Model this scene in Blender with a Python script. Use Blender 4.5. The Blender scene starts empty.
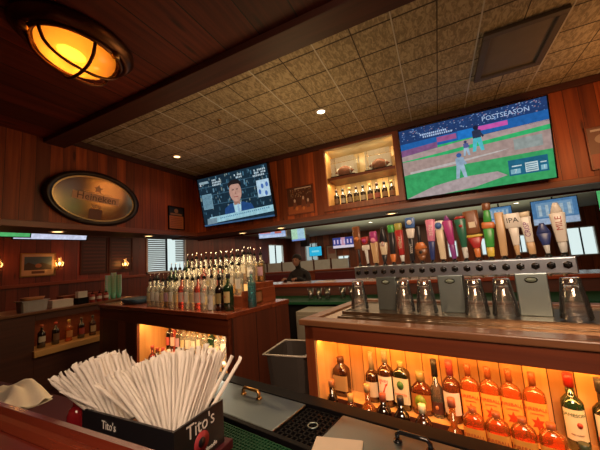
import bpy, math, random
from mathutils import Vector, Matrix
random.seed(7)
SC = bpy.context.scene
COL = SC.collection
PI = math.pi
H = 1.42

# ---------------------------------------------------------------- camera
cd = bpy.data.cameras.new('camera'); cam = bpy.data.objects.new('camera', cd); COL.objects.link(cam)
cd.sensor_width = 36; cd.lens = 286 / 600 * 36; cd.clip_start = 0.02; cd.clip_end = 100
_r = Vector((.898, .433, -.073)).normalized(); _f = Vector((-.423, .898, .122)); _f = (_f - _r * _f.dot(_r)).normalized(); _u = _r.cross(_f)
cam.matrix_world = Matrix(((_r.x, _u.x, -_f.x, 0), (_r.y, _u.y, -_f.y, 0), (_r.z, _u.z, -_f.z, H), (0, 0, 0, 1)))
SC.camera = cam

# ---------------------------------------------------------------- world, exposure
w = bpy.data.worlds.new('world'); SC.world = w; w.use_nodes = True
w.node_tree.nodes['Background'].inputs[0].default_value = (1, .55, .35, 1)
w.node_tree.nodes['Background'].inputs[1].default_value = .018
vs = SC.view_settings; vs.view_transform = 'Standard'; vs.look = 'None'; vs.gamma = 1; vs.use_curve_mapping = False
vs.exposure = 0.0

# ---------------------------------------------------------------- island frame: local (u, v) turned by TH
TH = math.radians(10.65)
def W(u, v, z=0): return Vector((u * math.cos(TH) + v * math.sin(TH), -u * math.sin(TH) + v * math.cos(TH), z))

def light(kind, name, loc, energy, color, size=.2, size_y=None, target=None, rot=None, spot=None):
    l = bpy.data.lights.new(name, kind); l.energy = energy; l.color = color
    if kind == 'AREA':
        l.shape = 'RECTANGLE' if size_y else 'SQUARE'; l.size = size
        if size_y: l.size_y = size_y
    elif kind == 'SPOT': l.spot_size = spot or 1.5; l.spot_blend = .6; l.shadow_soft_size = size
    else: l.shadow_soft_size = size
    o = bpy.data.objects.new(name, l); COL.objects.link(o); o.location = loc
    if target is not None: o.rotation_euler = (Vector(target) - Vector(loc)).to_track_quat('-Z', 'Y').to_euler()
    if rot is not None: o.rotation_euler = rot
    return o
WARM = (1, .52, .22); AMB = (1, .38, .08); CREAM = (1, .74, .42)
# room light above the customers' side and over the bar, with added fill
light('AREA', 'customer_side_light', (.3, -.6, 2.5), 23, (1, .68, .44), 1.2, .7, target=(.0, 1.7, 1.15)).data.spread = math.radians(95)
light('SPOT', 'straw_fill_spot', (-.45, .05, 2.45), 14, (1, .74, .52), .06, target=(-.82, .6, 1.05), spot=.75)  # unseen spot added to brighten the straws
light('AREA', 'bar_room_light', (-.3, 1.9, 2.8), 9, WARM, 1.6, .8, rot=(0, 0, 0))
light('POINT', 'ceiling_bounce_light', (-1.0, 2.3, 2.15), 13, (1, .66, .30), .35)  # the bounce points are unseen fill added to brighten ceiling and header
light('POINT', 'ceiling_bounce_light_right', (1.55, 2.85, 2.30), 13, (1, .45, .15), .2)
light('POINT', 'ceiling_bounce_light_left', (-2.7, 2.6, 2.45), 1.6, (1, .45, .2), .2)
# far room
light('AREA', 'far_room_light', (-2.5, 8.5, 2.4), 130, (1, .66, .40), 7, 6, rot=(0, 0, 0))
light('AREA', 'far_room_uplight', (-.5, 7.5, 1.5), 75, (1, .93, .66), 6, 5, rot=(PI, 0, 0))
light('AREA', 'left_room_light', (-5.2, 3.6, 2.35), 15, (1, .22, .08), 1.5, 3.5, rot=(0, 0, 0))
# LED strips in the liquor niches
light('AREA', 'niche_led', W(-.02, 1.452, .952), 7.5, AMB, 1.95, .03, rot=(math.radians(28), 0, -TH))
light('AREA', 'niche_led_rear', W(-.02, 1.60, .962), 3, AMB, 1.95, .03, rot=(math.radians(10), 0, -TH))
light('AREA', 'left_niche_led', W(-2.45, 1.45, .90), 6, (1, .55, .2), 1.35, .03, rot=(math.radians(28), 0, -TH))
light('AREA', 'left_niche_led_end', W(-1.9, 1.48, .90), 2.5, (1, .85, .6), .25, .05, rot=(math.radians(0), 0, -TH))
# unseen warm lights added above the bottle stand to brighten the bottles
light('POINT', 'bottle_stand_light', W(-2.3, 1.45, 1.85), 4, (1, .66, .32), .12)
light('AREA', 'bottle_stand_fill', W(-2.4, 1.55, 1.98), 14, (1, .70, .36), 1.2, .25, rot=(math.radians(8), 0, -TH))
# display cabinet
light('AREA', 'cabinet_top_led', (-.79, 3.64, 2.86), 6, (1, .80, .45), .85, .05, rot=(math.radians(15), 0, 0))
light('AREA', 'cabinet_shelf_led', (-.79, 3.64, 2.42), 5, (1, .76, .38), .85, .05, rot=(math.radians(15), 0, 0))

# ---------------------------------------------------------------- materials
MATS = {}
def pmat(name, col, rough=.5, metal=0, emit=None, estr=1, trans=0, spec=None, coat=0):
    if name in MATS: return MATS[name]
    m = bpy.data.materials.new(name); m.use_nodes = True; b = m.node_tree.nodes['Principled BSDF']
    b.inputs['Base Color'].default_value = (*col, 1); b.inputs['Roughness'].default_value = rough; b.inputs['Metallic'].default_value = metal
    if emit: b.inputs['Emission Color'].default_value = (*emit, 1); b.inputs['Emission Strength'].default_value = estr
    if trans: b.inputs['Transmission Weight'].default_value = trans
    if spec is not None: b.inputs['Specular IOR Level'].default_value = spec
    if coat: b.inputs['Coat Weight'].default_value = coat; b.inputs['Coat Roughness'].default_value = .15
    nt = m.node_tree
    if not emit and not metal:      # slight mottling so that no surface is perfectly even
        n = nt.nodes.new('ShaderNodeTexNoise'); n.inputs['Scale'].default_value = 9; t = nt.nodes.new('ShaderNodeTexCoord')
        nt.links.new(t.outputs['Object'], n.inputs['Vector'])
        mx = nt.nodes.new('ShaderNodeMixRGB'); mx.blend_type = 'MULTIPLY'; mx.inputs[0].default_value = .25; mx.inputs[1].default_value = (*col, 1)
        nt.links.new(n.outputs['Fac'], mx.inputs[2]); 
        br = nt.nodes.new('ShaderNodeBrightContrast'); br.inputs[1].default_value = 0.0
        nt.links.new(mx.outputs[0], br.inputs[0]); nt.links.new(br.outputs[0], b.inputs['Base Color'])
    MATS[name] = m; return m
def emat(name, col, s=1.0):
    if name in MATS: return MATS[name]
    m = bpy.data.materials.new(name); m.use_nodes = True; nt = m.node_tree; nt.nodes.clear()
    e = nt.nodes.new('ShaderNodeEmission'); o = nt.nodes.new('ShaderNodeOutputMaterial'); e.inputs[0].default_value = (*col, 1); e.inputs[1].default_value = s
    nt.links.new(e.outputs[0], o.inputs[0]); MATS[name] = m; return m
def glass(name, tint, gloss=.12, edge=.35, dif=.10):
    """thin glass: tinted see-through with a clear-coat reflection, stronger at grazing angles"""
    if name in MATS: return MATS[name]
    m = bpy.data.materials.new(name); m.use_nodes = True; nt = m.node_tree; nt.nodes.clear(); N = nt.nodes.new; L = nt.links.new
    t = N('ShaderNodeBsdfTransparent'); g = N('ShaderNodeBsdfGlossy'); g.inputs['Roughness'].default_value = .06
    d = N('ShaderNodeBsdfDiffuse'); d.inputs[0].default_value = (*[min(1, c * .9 + .04) for c in tint], 1)
    lw = N('ShaderNodeLayerWeight'); lw.inputs[0].default_value = .35
    cr = N('ShaderNodeMixRGB'); cr.inputs[1].default_value = (*tint, 1); cr.inputs[2].default_value = (*[c * edge for c in tint], 1)
    L(lw.outputs['Facing'], cr.inputs[0]); L(cr.outputs[0], t.inputs[0])
    m1 = N('ShaderNodeMixShader'); m1.inputs[0].default_value = dif; L(t.outputs[0], m1.inputs[1]); L(d.outputs[0], m1.inputs[2])
    fr = N('ShaderNodeFresnel'); fr.inputs[0].default_value = 1.45
    ad = N('ShaderNodeMath'); ad.operation = 'MULTIPLY_ADD'; ad.inputs[1].default_value = .8; ad.inputs[2].default_value = gloss * .4; L(fr.outputs[0], ad.inputs[0])
    m2 = N('ShaderNodeMixShader'); L(ad.outputs[0], m2.inputs[0]); L(m1.outputs[0], m2.inputs[1]); L(g.outputs[0], m2.inputs[2])
    o = N('ShaderNodeOutputMaterial'); L(m2.outputs[0], o.inputs[0]); MATS[name] = m; return m
def wood(name, c1, c2, across=None, width=.12, along='Z', rough=.4, gap=.03, knots=True, off=0, coat=.2, gs=1.0):
    """grained boards; across = axis the boards repeat along (None for one solid piece)"""
    if name in MATS: return MATS[name]
    m = bpy.data.materials.new(name); m.use_nodes = True; nt = m.node_tree; N = nt.nodes.new; L = nt.links.new
    b = nt.nodes['Principled BSDF']; b.inputs['Roughness'].default_value = rough; b.inputs['Coat Weight'].default_value = coat; b.inputs['Coat Roughness'].default_value = .25
    tc = N('ShaderNodeTexCoord'); sp = N('ShaderNodeSeparateXYZ'); L(tc.outputs['Object'], sp.inputs[0])
    mp = N('ShaderNodeMapping'); s = {'X': (1.2, 26, 26), 'Y': (26, 1.2, 26), 'Z': (26, 26, 1.2)}[along]; mp.inputs['Scale'].default_value = [k * gs for k in s]
    L(tc.outputs['Object'], mp.inputs[0])
    no = N('ShaderNodeTexNoise'); no.inputs['Scale'].default_value = 1; no.inputs['Detail'].default_value = 5; no.inputs['Distortion'].default_value = .6
    ramp = N('ShaderNodeMixRGB'); ramp.inputs[1].default_value = (*c1, 1); ramp.inputs[2].default_value = (*c2, 1)
    cm = N('ShaderNodeMapRange'); cm.inputs[1].default_value = .3; cm.inputs[2].default_value = .7; L(no.outputs['Fac'], cm.inputs[0]); L(cm.outputs[0], ramp.inputs[0])
    out = ramp.outputs[0]
    if across:
        dv = N('ShaderNodeMath'); dv.operation = 'MULTIPLY_ADD'; dv.inputs[1].default_value = 1 / width; dv.inputs[2].default_value = off; L(sp.outputs[across], dv.inputs[0])
        fl = N('ShaderNodeMath'); fl.operation = 'FLOOR'; L(dv.outputs[0], fl.inputs[0])
        wn = N('ShaderNodeTexWhiteNoise'); wn.noise_dimensions = '1D'; L(fl.outputs[0], wn.inputs['W'])
        # shift the grain per board
        av = N('ShaderNodeVectorMath'); av.operation = 'ADD'; sc = N('ShaderNodeVectorMath'); sc.operation = 'SCALE'; sc.inputs['Scale'].default_value = 40
        L(wn.outputs['Color'], sc.inputs[0]); L(mp.outputs[0], av.inputs[0]); L(sc.outputs[0], av.inputs[1]); L(av.outputs[0], no.inputs['Vector'])
        mr = N('ShaderNodeMapRange'); mr.inputs[3].default_value = .50; mr.inputs[4].default_value = 1.32; L(wn.outputs['Value'], mr.inputs[0])
        mu = N('ShaderNodeMixRGB'); mu.blend_type = 'MULTIPLY'; mu.inputs[0].default_value = 1; L(out, mu.inputs[1]); L(mr.outputs[0], mu.inputs[2]); out = mu.outputs[0]
        fc = N('ShaderNodeMath'); fc.operation = 'FRACT'; L(dv.outputs[0], fc.inputs[0])
        lt = N('ShaderNodeMath'); lt.operation = 'LESS_THAN'; lt.inputs[1].default_value = gap; L(fc.outputs[0], lt.inputs[0])
        gm = N('ShaderNodeMixRGB'); L(lt.outputs[0], gm.inputs[0]); L(out, gm.inputs[1]); gm.inputs[2].default_value = (c1[0] * .12, c1[1] * .1, c1[2] * .1, 1); out = gm.outputs[0]
        bp = N('ShaderNodeBump'); bp.inputs['Strength'].default_value = .6; bp.inputs['Distance'].default_value = .01; bp.invert = True
        L(lt.outputs[0], bp.inputs['Height']); L(bp.outputs[0], b.inputs['Normal'])
    else: L(mp.outputs[0], no.inputs['Vector'])
    if knots:
        vo = N('ShaderNodeTexVoronoi'); vo.inputs['Scale'].default_value = 1; km = N('ShaderNodeMapping'); ks = {'X': (1.6, 7, 7), 'Y': (7, 1.6, 7), 'Z': (7, 7, 1.6)}[along]; km.inputs['Scale'].default_value = [k * gs for k in ks]
        L(tc.outputs['Object'], km.inputs[0]); L(km.outputs[0], vo.inputs['Vector'])
        kl = N('ShaderNodeMapRange'); kl.inputs[1].default_value = .06; kl.inputs[2].default_value = .14; kl.inputs[3].default_value = .35; kl.inputs[4].default_value = 1; L(vo.outputs['Distance'], kl.inputs[0])
        k2 = N('ShaderNodeMixRGB'); k2.blend_type = 'MULTIPLY'; k2.inputs[0].default_value = 1; L(out, k2.inputs[1]); L(kl.outputs[0], k2.inputs[2]); out = k2.outputs[0]
    L(out, b.inputs['Base Color']); MATS[name] = m; return m

RW1, RW2 = (.20, .030, .005), (.42, .085, .014)          # red cedar boards
M_hdrX = wood('red_cedar_boards', RW1, RW2, 'X', .118, 'Z', coat=.04, rough=.5)
M_hdrY = wood('red_cedar_boards_side', RW1, RW2, 'Y', .118, 'Z', coat=.04, rough=.5)
M_red = wood('red_wood', (.12, .022, .007), (.22, .048, .013), None, along='X')
M_redY = wood('red_wood_deep', (.15, .03, .010), (.26, .06, .018), None, along='Y')
M_redZ = wood('red_wood_upright', (.15, .03, .010), (.26, .06, .018), None, along='Z')
M_dark = wood('dark_wood', (.045, .010, .005), (.08, .017, .007), None, along='X', knots=False, coat=0, rough=.6)
M_darkY = wood('dark_wood_deep', (.045, .012, .006), (.08, .02, .009), None, along='Y', knots=False, coat=0, rough=.6)
M_ceilw = wood('ceiling_boards', (.09, .010, .005), (.20, .028, .010), 'X', .274, 'Y', off=.22, coat=0, rough=.65)
M_pine = wood('pine_boards', (.62, .30, .09), (.80, .44, .15), 'X', .086, 'Z', off=.4, gap=.045)
M_pine1 = wood('pine_plain', (.62, .32, .10), (.80, .46, .17), None, along='Z')
M_pinedisp = wood('pine_cabinet_boards', (.70, .46, .18), (.85, .60, .28), 'X', .075, 'Z', gap=.04)
M_bartop = wood('varnished_bar_top', (.20, .030, .012), (.30, .055, .02), 'Y', .4, 'X', rough=.18, knots=False, coat=.8)
M_rail = wood('varnished_bar_rail', (.13, .020, .010), (.22, .042, .018), None, along='X', rough=.2, knots=False, coat=.8)
M_cap = wood('counter_wood', (.12, .045, .018), (.19, .075, .032), None, along='X', rough=.4, coat=.15)
M_leftbody = wood('left_counter_boards', (.10, .022, .010), (.17, .04, .016), 'X', .2, 'Z', rough=.45)
M_floor = pmat('floor_tile', (.045, .010, .012), .45)
M_black = pmat('black_plastic', (.006, .005, .006), .5, spec=.08)
M_blackg = pmat('black_gloss', (.01, .01, .012), .12)
M_rubber = pmat('black_rubber', (.008, .007, .007), .8, spec=.05)
M_white = pmat('white_paint', (.75, .72, .68), .5)
def metal_var(name, c, r0, r1, sc):
    m = bpy.data.materials.new(name); m.use_nodes = True; nt = m.node_tree; b = nt.nodes['Principled BSDF']; b.inputs['Metallic'].default_value = 1
    t = nt.nodes.new('ShaderNodeTexCoord'); mp = nt.nodes.new('ShaderNodeMapping'); mp.inputs['Scale'].default_value = sc; n = nt.nodes.new('ShaderNodeTexNoise'); n.inputs['Scale'].default_value = 1; n.inputs['Detail'].default_value = 6
    nt.links.new(t.outputs['Object'], mp.inputs[0]); nt.links.new(mp.outputs[0], n.inputs['Vector'])
    a = nt.nodes.new('ShaderNodeMapRange'); a.inputs[1].default_value = .3; a.inputs[2].default_value = .7; a.inputs[3].default_value = r0; a.inputs[4].default_value = r1; nt.links.new(n.outputs['Fac'], a.inputs[0]); nt.links.new(a.outputs[0], b.inputs['Roughness'])
    x = nt.nodes.new('ShaderNodeMixRGB'); x.inputs[1].default_value = (*[k * .85 for k in c], 1); x.inputs[2].default_value = (*c, 1); nt.links.new(n.outputs['Fac'], x.inputs[0]); nt.links.new(x.outputs[0], b.inputs['Base Color'])
    return m
M_steel = pmat('brushed_steel', (.32, .40, .41), .38, 1)
M_steel2 = pmat('polished_steel', (.62, .72, .88), .28, 1)
M_lid = metal_var('worn_steel', (.19, .23, .27), .26, .44, (5, 14, 5))
M_brass = pmat('aged_brass', (.42, .24, .08), .3, 1)
M_copper = pmat('dark_copper', (.16, .07, .035), .35, 1)
M_chrome = pmat('chrome', (.8, .8, .8), .08, 1)

def tile_mat():
    m = bpy.data.materials.new('ceiling_tiles'); m.use_nodes = True; nt = m.node_tree; N = nt.nodes.new; L = nt.links.new; b = nt.nodes['Principled BSDF']; b.inputs['Roughness'].default_value = .85
    tc = N('ShaderNodeTexCoord'); sp = N('ShaderNodeSeparateXYZ'); L(tc.outputs['Object'], sp.inputs[0])
    def line(ax, width, off, thick):
        a = N('ShaderNodeMath'); a.operation = 'MULTIPLY_ADD'; a.inputs[1].default_value = 1 / width; a.inputs[2].default_value = -off / width + thick / 2; L(sp.outputs[ax], a.inputs[0])
        f = N('ShaderNodeMath'); f.operation = 'FRACT'; L(a.outputs[0], f.inputs[0]); l = N('ShaderNodeMath'); l.operation = 'LESS_THAN'; l.inputs[1].default_value = thick; L(f.outputs[0], l.inputs[0]); return l
    lx = line(0, .278, -.376, .03); ly = line(1, .266, 2.147, .05)
    mxm = N('ShaderNodeMath'); mxm.operation = 'MAXIMUM'; L(lx.outputs[0], mxm.inputs[0]); L(ly.outputs[0], mxm.inputs[1])
    mp = N('ShaderNodeMapping'); mp.inputs['Scale'].default_value = (42, 16, 42); L(tc.outputs['Object'], mp.inputs[0])
    no = N('ShaderNodeTexNoise'); no.inputs['Scale'].default_value = 1; no.inputs['Detail'].default_value = 3; no.inputs['Distortion'].default_value = 1.2; L(mp.outputs[0], no.inputs['Vector'])
    cr = N('ShaderNodeMapRange'); cr.inputs[1].default_value = .42; cr.inputs[2].default_value = .58; L(no.outputs['Fac'], cr.inputs[0])
    c = N('ShaderNodeMixRGB'); c.inputs[1].default_value = (.30, .235, .145, 1); c.inputs[2].default_value = (.52, .42, .27, 1); L(cr.outputs[0], c.inputs[0])
    g = N('ShaderNodeMixRGB'); g.inputs[2].default_value = (.07, .05, .035, 1); L(mxm.outputs[0], g.inputs[0]); L(c.outputs[0], g.inputs[1]); L(g.outputs[0], b.inputs['Base Color'])
    bp = N('ShaderNodeBump'); bp.inputs['Strength'].default_value = .5; bp.inputs['Distance'].default_value = .01; L(cr.outputs[0], bp.inputs['Height']); L(bp.outputs[0], b.inputs['Normal'])
    return m
M_tile = tile_mat()

# ---------------------------------------------------------------- mesh builder
class MB:
    def __init__(s): s.v = []; s.f = []; s.m = []; s.s = []; s.mats = []
    def mi(s, mat):
        if mat not in s.mats: s.mats.append(mat)
        return s.mats.index(mat)
    def add(s, vs_, fs, mat, smooth=False, M=None):
        b = len(s.v); i = s.mi(mat)
        for p in vs_: s.v.append(tuple(M @ Vector(p)) if M is not None else tuple(p))
        for f in fs: s.f.append([b + k for k in f]); s.m.append(i); s.s.append(smooth)
        return s
    def box(s, x0, x1, y0, y1, z0, z1, mat, M=None):
        v = [(x0, y0, z0), (x1, y0, z0), (x1, y1, z0), (x0, y1, z0), (x0, y0, z1), (x1, y0, z1), (x1, y1, z1), (x0, y1, z1)]
        return s.add(v, [(0, 3, 2, 1), (4, 5, 6, 7), (0, 1, 5, 4), (1, 2, 6, 5), (2, 3, 7, 6), (3, 0, 4, 7)], mat, False, M)
    def lathe(s, prof, mat, n=20, M=None, sx=1, sy=1, ex=2, smooth=True, caps=True):
        v = []; f = []
        for (r, z) in prof:
            for k in range(n):
                a = 2 * PI * k / n + PI / n; c, d = math.cos(a), math.sin(a)
                q = (abs(c) ** ex + abs(d) ** ex) ** (-1 / ex)
                blend = 1
                v.append((r * sx * c * q, r * sy * d * q, z))
        for i in range(len(prof) - 1):
            for k in range(n):
                k2 = (k + 1) % n; f.append((i * n + k, i * n + k2, (i + 1) * n + k2, (i + 1) * n + k))
        if caps:
            f.append(tuple(range(n - 1, -1, -1))); f.append(tuple((len(prof) - 1) * n + k for k in range(n)))
        return s.add(v, f, mat, smooth, M)
    def loft(s, rings, mat, n=16, M=None, smooth=True):
        """rings: (cx, cy, z, rx, ry, exponent)"""
        v = []; f = []
        for (cx, cy, z, rx, ry, ex) in rings:
            for k in range(n):
                a = 2 * PI * k / n + PI / n; c, d = math.cos(a), math.sin(a); q = (abs(c) ** ex + abs(d) ** ex) ** (-1 / ex)
                v.append((cx + rx * c * q, cy + ry * d * q, z))
        for i in range(len(rings) - 1):
            for k in range(n):
                k2 = (k + 1) % n; f.append((i * n + k, i * n + k2, (i + 1) * n + k2, (i + 1) * n + k))
        f.append(tuple(range(n - 1, -1, -1))); f.append(tuple((len(rings) - 1) * n + k for k in range(n)))
        return s.add(v, f, mat, smooth, M)
    def tube(s, pts, r, mat, n=8, M=None, closed=False):
        pts = [Vector(p) for p in pts]; v = []; f = []; N_ = len(pts); up = None
        for i, p in enumerate(pts):
            if closed: t = pts[(i + 1) % N_] - pts[i - 1]
            else: t = pts[min(i + 1, N_ - 1)] - pts[max(i - 1, 0)]
            t.normalize()
            if up is None: up = Vector((0, 0, 1)) if abs(t.z) < .9 else Vector((1, 0, 0))
            a = t.cross(up).normalized(); b = a.cross(t).normalized(); up = b
            rr = r[i] if isinstance(r, (list, tuple)) else r
            for k in range(n):
                q = 2 * PI * k / n; v.append(p + a * math.cos(q) * rr + b * math.sin(q) * rr)
        for i in range(N_ if closed else N_ - 1):
            j = (i + 1) % N_
            for k in range(n):
                k2 = (k + 1) % n; f.append((i * n + k, j * n + k, j * n + k2, i * n + k2))
        if not closed: f.append(tuple(range(n))); f.append(tuple((N_ - 1) * n + k for k in range(n - 1, -1, -1)))
        return s.add(v, f, mat, True, M)
    def prism(s, poly, y0, y1, mat, M=None):
        """poly in x,z; extruded along y"""
        n = len(poly); v = [(x, y0, z) for x, z in poly] + [(x, y1, z) for x, z in poly]
        f = [tuple(range(n)), tuple(range(2 * n - 1, n - 1, -1))] + [(k, n + k, n + (k + 1) % n, (k + 1) % n) for k in range(n)]
        return s.add(v, f, mat, False, M)
    def ball(s, c, r, mat, M=None, sx=1, sy=1, sz=1, n=14, h=8):
        pr = [(max(1e-4, r * math.sin(PI * i / h)), -r * math.cos(PI * i / h)) for i in range(h + 1)]
        T = Matrix.Translation(c) @ Matrix.Diagonal((sx, sy, sz, 1))
        return s.lathe(pr, mat, n, (M @ T) if M is not None else T)
    def text(s, t, size, mat, M, wrap=None, ext=.0004, sx=1.0):
        vs_, fs = text_data(t); h = size
        v = []
        for (x, y, z) in vs_:
            X = x * h * sx; Z = y * h; Yo = -(z + .5) * ext * 2
            if wrap: a = X / wrap; rr = wrap - Yo; v.append((math.sin(a) * rr, -math.cos(a) * rr + wrap, Z))
            else: v.append((X, Yo, Z))
        return s.add(v, fs, mat, False, M)
    def build(s, name, parent=None, bev=0, loc=None, rz=None):
        me = bpy.data.meshes.new(name); me.from_pydata(s.v, [], s.f)
        for m in s.mats: me.materials.append(m)
        me.polygons.foreach_set('material_index', s.m); me.polygons.foreach_set('use_smooth', s.s); me.update()
        o = bpy.data.objects.new(name, me); COL.objects.link(o)
        if parent: o.parent = parent
        if loc is not None: o.location = loc
        if rz is not None: o.rotation_euler = (0, 0, rz)
        if bev:
            b = o.modifiers.new('bevel', 'BEVEL'); b.width = bev; b.segments = 2; b.limit_method = 'ANGLE'; b.angle_limit = math.radians(50)
        return o
_tc = {}
def text_data(t):
    if t in _tc: return _tc[t]
    c = bpy.data.curves.new('t', 'FONT'); c.body = t; c.align_x = 'CENTER'; c.align_y = 'CENTER'; c.size = 1; c.extrude = .5; c.resolution_u = 2
    o = bpy.data.objects.new('t', c); COL.objects.link(o); bpy.context.view_layer.update()
    me = bpy.data.meshes.new_from_object(o.evaluated_get(bpy.context.evaluated_depsgraph_get()))
    _tc[t] = ([tuple(v.co) for v in me.vertices], [tuple(p.vertices) for p in me.polygons])
    bpy.data.objects.remove(o); bpy.data.meshes.remove(me); bpy.data.curves.remove(c); return _tc[t]
def T(x, y, z): return Matrix.Translation((x, y, z))
def RX(a): return Matrix.Rotation(math.radians(a), 4, 'X')
def RY(a): return Matrix.Rotation(math.radians(a), 4, 'Y')
def RZ(a): return Matrix.Rotation(math.radians(a), 4, 'Z')
def tag(o, label, cat, group=None, kind=None):
    if label: o['label'] = label
    if cat: o['category'] = cat
    if group: o['group'] = group
    if kind: o['kind'] = kind
    return o
def thing(name, label, cat, loc=(0, 0, 0), rz=0, group=None):
    o = bpy.data.objects.new(name, None); o.empty_display_size = .05; COL.objects.link(o); o.location = loc; o.rotation_euler = (0, 0, rz)
    return tag(o, label, cat, group)
def struct(name, mb, bev=0, loc=None, rz=None):
    o = mb.build(name, None, bev, loc, rz); o['kind'] = 'structure'; return o
def kids(o): return [c for c in COL.objects if c.parent == o]
def copy_tree(o, parent=None):
    c = o.copy(); COL.objects.link(c); c.parent = parent
    for ch in KIDS.get(o.name) or kids(o): copy_tree(ch, c)
    return c
KIDS = {}
def dup(root, loc, rz, label, group=None):
    if root.name not in KIDS:
        KIDS[root.name] = kids(root)
        for k in KIDS[root.name]: KIDS[k.name] = kids(k)
    c = copy_tree(root); c.location = loc; c.rotation_euler = (0, 0, rz); c['label'] = label
    if group: c['group'] = group
    return c

# ================================================================ THE SETTING
XL = -3.614; YH = 3.6; ZC = 2.98; ZB = 1.985; YB = 4.2; ZF = 2.5; YW = 12.6; XW = -6.6
m = MB(); m.box(-8, 7, -1.5, 13, -.1, 0, M_floor); struct('floor', m)
m = MB(); m.box(XL, 4.2, 1.65, YH + .01, ZC, ZC + .05, M_tile); struct('ceiling_tile', m)
m = MB(); m.box(-7, 4.2, -1.5, 1.5, 2.90, 2.96, M_ceilw); struct('ceiling_wood', m)
m = MB(); m.box(-7, 4.2, 1.47, 1.665, 2.85, 3.03, M_dark); struct('trim_1', m, .004)          # beam between the two ceilings
m = MB()
for i in range(-1, 9):      # T bars of the tile grid
    x = -1.212 + .556 * i - .556 * 3
    if x > XL + .1: m.box(x - .005, x + .005, 1.665, YH, ZC - .004, ZC + .001, M_tbar if 'M_tbar' in globals() else pmat('t_bar', (.72, .68, .58), .5))
struct('trim_2', m)
m = MB(); m.box(XL + .1, 4.2, 1.665, 1.69, ZC - .02, ZC, pmat('tan_edge_highlight', (.42, .26, .12), .5)); struct('trim_9', m, .003)  # light tan strip put in as the highlight along the beam's edge
# header over the far side of the bar, with the opening of the display cabinet
cx0, cx1, cz0, cz1 = -1.255, -.33, 2.095, 2.89
m = MB(); D = .10
for a in ((XL - .0, cx0, ZB, ZC), (cx1, 4.2, ZB, ZC), (cx0, cx1, ZB, cz0), (cx0, cx1, cz1, ZC)):
    m.box(a[0], a[1], YH, YH + .02, a[2], a[3], M_hdrX)
m.box(XL, 4.2, YB - .02, YB, ZB, 3.0, M_hdrX)
struct('wall_header_far', m)
m = MB(); m.box(XL - .6, 4.2, YH, YB, ZB - .03, ZB, M_dark); m.box(XL - .6, 4.2, YH - .02, YH + .02, ZB - .045, ZB + .02, M_red); m.box(XL - .6, 4.2, YB - .01, YB + .02, ZB - .05, ZB, M_red)
struct('trim_3', m, .004)
m = MB(); m.box(XL - .02, XL, .2, YH, ZB, 3.0, M_hdrY); m.box(XL - .6, XL - .58, .2, YB, ZB, 3.0, M_hdrY); struct('wall_header_left', m)
m = MB(); m.box(XL - .6, XL, .2, YH - .0, ZB - .03, ZB, M_darkY); m.box(XL - .015, XL + .02, .2, YH - .02, ZB - .045, ZB + .02, M_redY)
struct('trim_4', m, .004)
m = MB(); m.box(XL, 4.2, YH - .03, YH, ZC - .07, ZC - .002, M_dark); struct('trim_5', m, .004)
m = MB(); m.box(XL, XL + .03, 1.67, YH - .03, ZC - .07, ZC - .002, M_darkY); struct('trim_6', m, .004)
# rooms beyond
M_far = wood('far_wall_boards', (.20, .045, .014), (.33, .085, .025), 'X', .3, 'Z')
M_farY = wood('far_wall_boards_side', (.15, .025, .010), (.24, .045, .018), 'Y', .22, 'Z')
M_ceilf = pmat('painted_ceiling', (.50, .52, .42), .8)
m = MB(); m.box(XW, 6.5, YB, YW, ZF, ZF + .05, M_ceilf); struct('ceiling_far', m)
m = MB(); m.box(XW, XL - .6, -1.5, YB, ZF, ZF + .05, M_darkY); struct('ceiling_left', m)
WIN = []
def wall_with_holes(axis, c, lo, hi, z0, z1, holes, mat, name, th=.1):
    """vertical wall; holes (a0,a1,b0,b1)"""
    m = MB(); xs = sorted({lo, hi, *[h[0] for h in holes], *[h[1] for h in holes]})
    for a, b in zip(xs[:-1], xs[1:]):
        hs = sorted([(h[2], h[3]) for h in holes if h[0] <= a and h[1] >= b]); z = z0
        for (p, q) in hs + [(z1, z1)]:
            if p > z:
                if axis == 'y': m.box(a, b, c, c + th, z, p, mat)
                else: m.box(c - th, c, a, b, z, p, mat)
            z = q
    return struct(name, m)
far_holes = [(-7.0, -6.4, 1.3, 2.2)] if False else []
FH = [(-5.75, -5.1, 1.35, 2.2), (-4.15, -3.6, .95, 1.5), (.35, .7, 1.1, 1.75), (1.45, 1.8, 1.1, 1.75), (2.5, 2.85, 1.1, 1.75), (3.95, 4.7, .9, 1.85)]
wall_with_holes('y', YW, XW, 6.5, 0, ZF + .05, FH, M_far, 'wall_far')
LH = [(4.83, 6.08, 1.36, 2.36), (10.6, 11.9, 1.3, 2.2)]
wall_with_holes('x', XW, -1.5, YW, 0, 3.0, LH, M_farY, 'wall_left')
m = MB(); m.box(6.4, 6.5, -1.5, YW, 0, 3.0, M_farY); struct('wall_right', m)
m = MB(); m.box(-8, 6.5, -1.6, -1.5, 0, 3.0, M_far); struct('wall_back', m)
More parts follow.
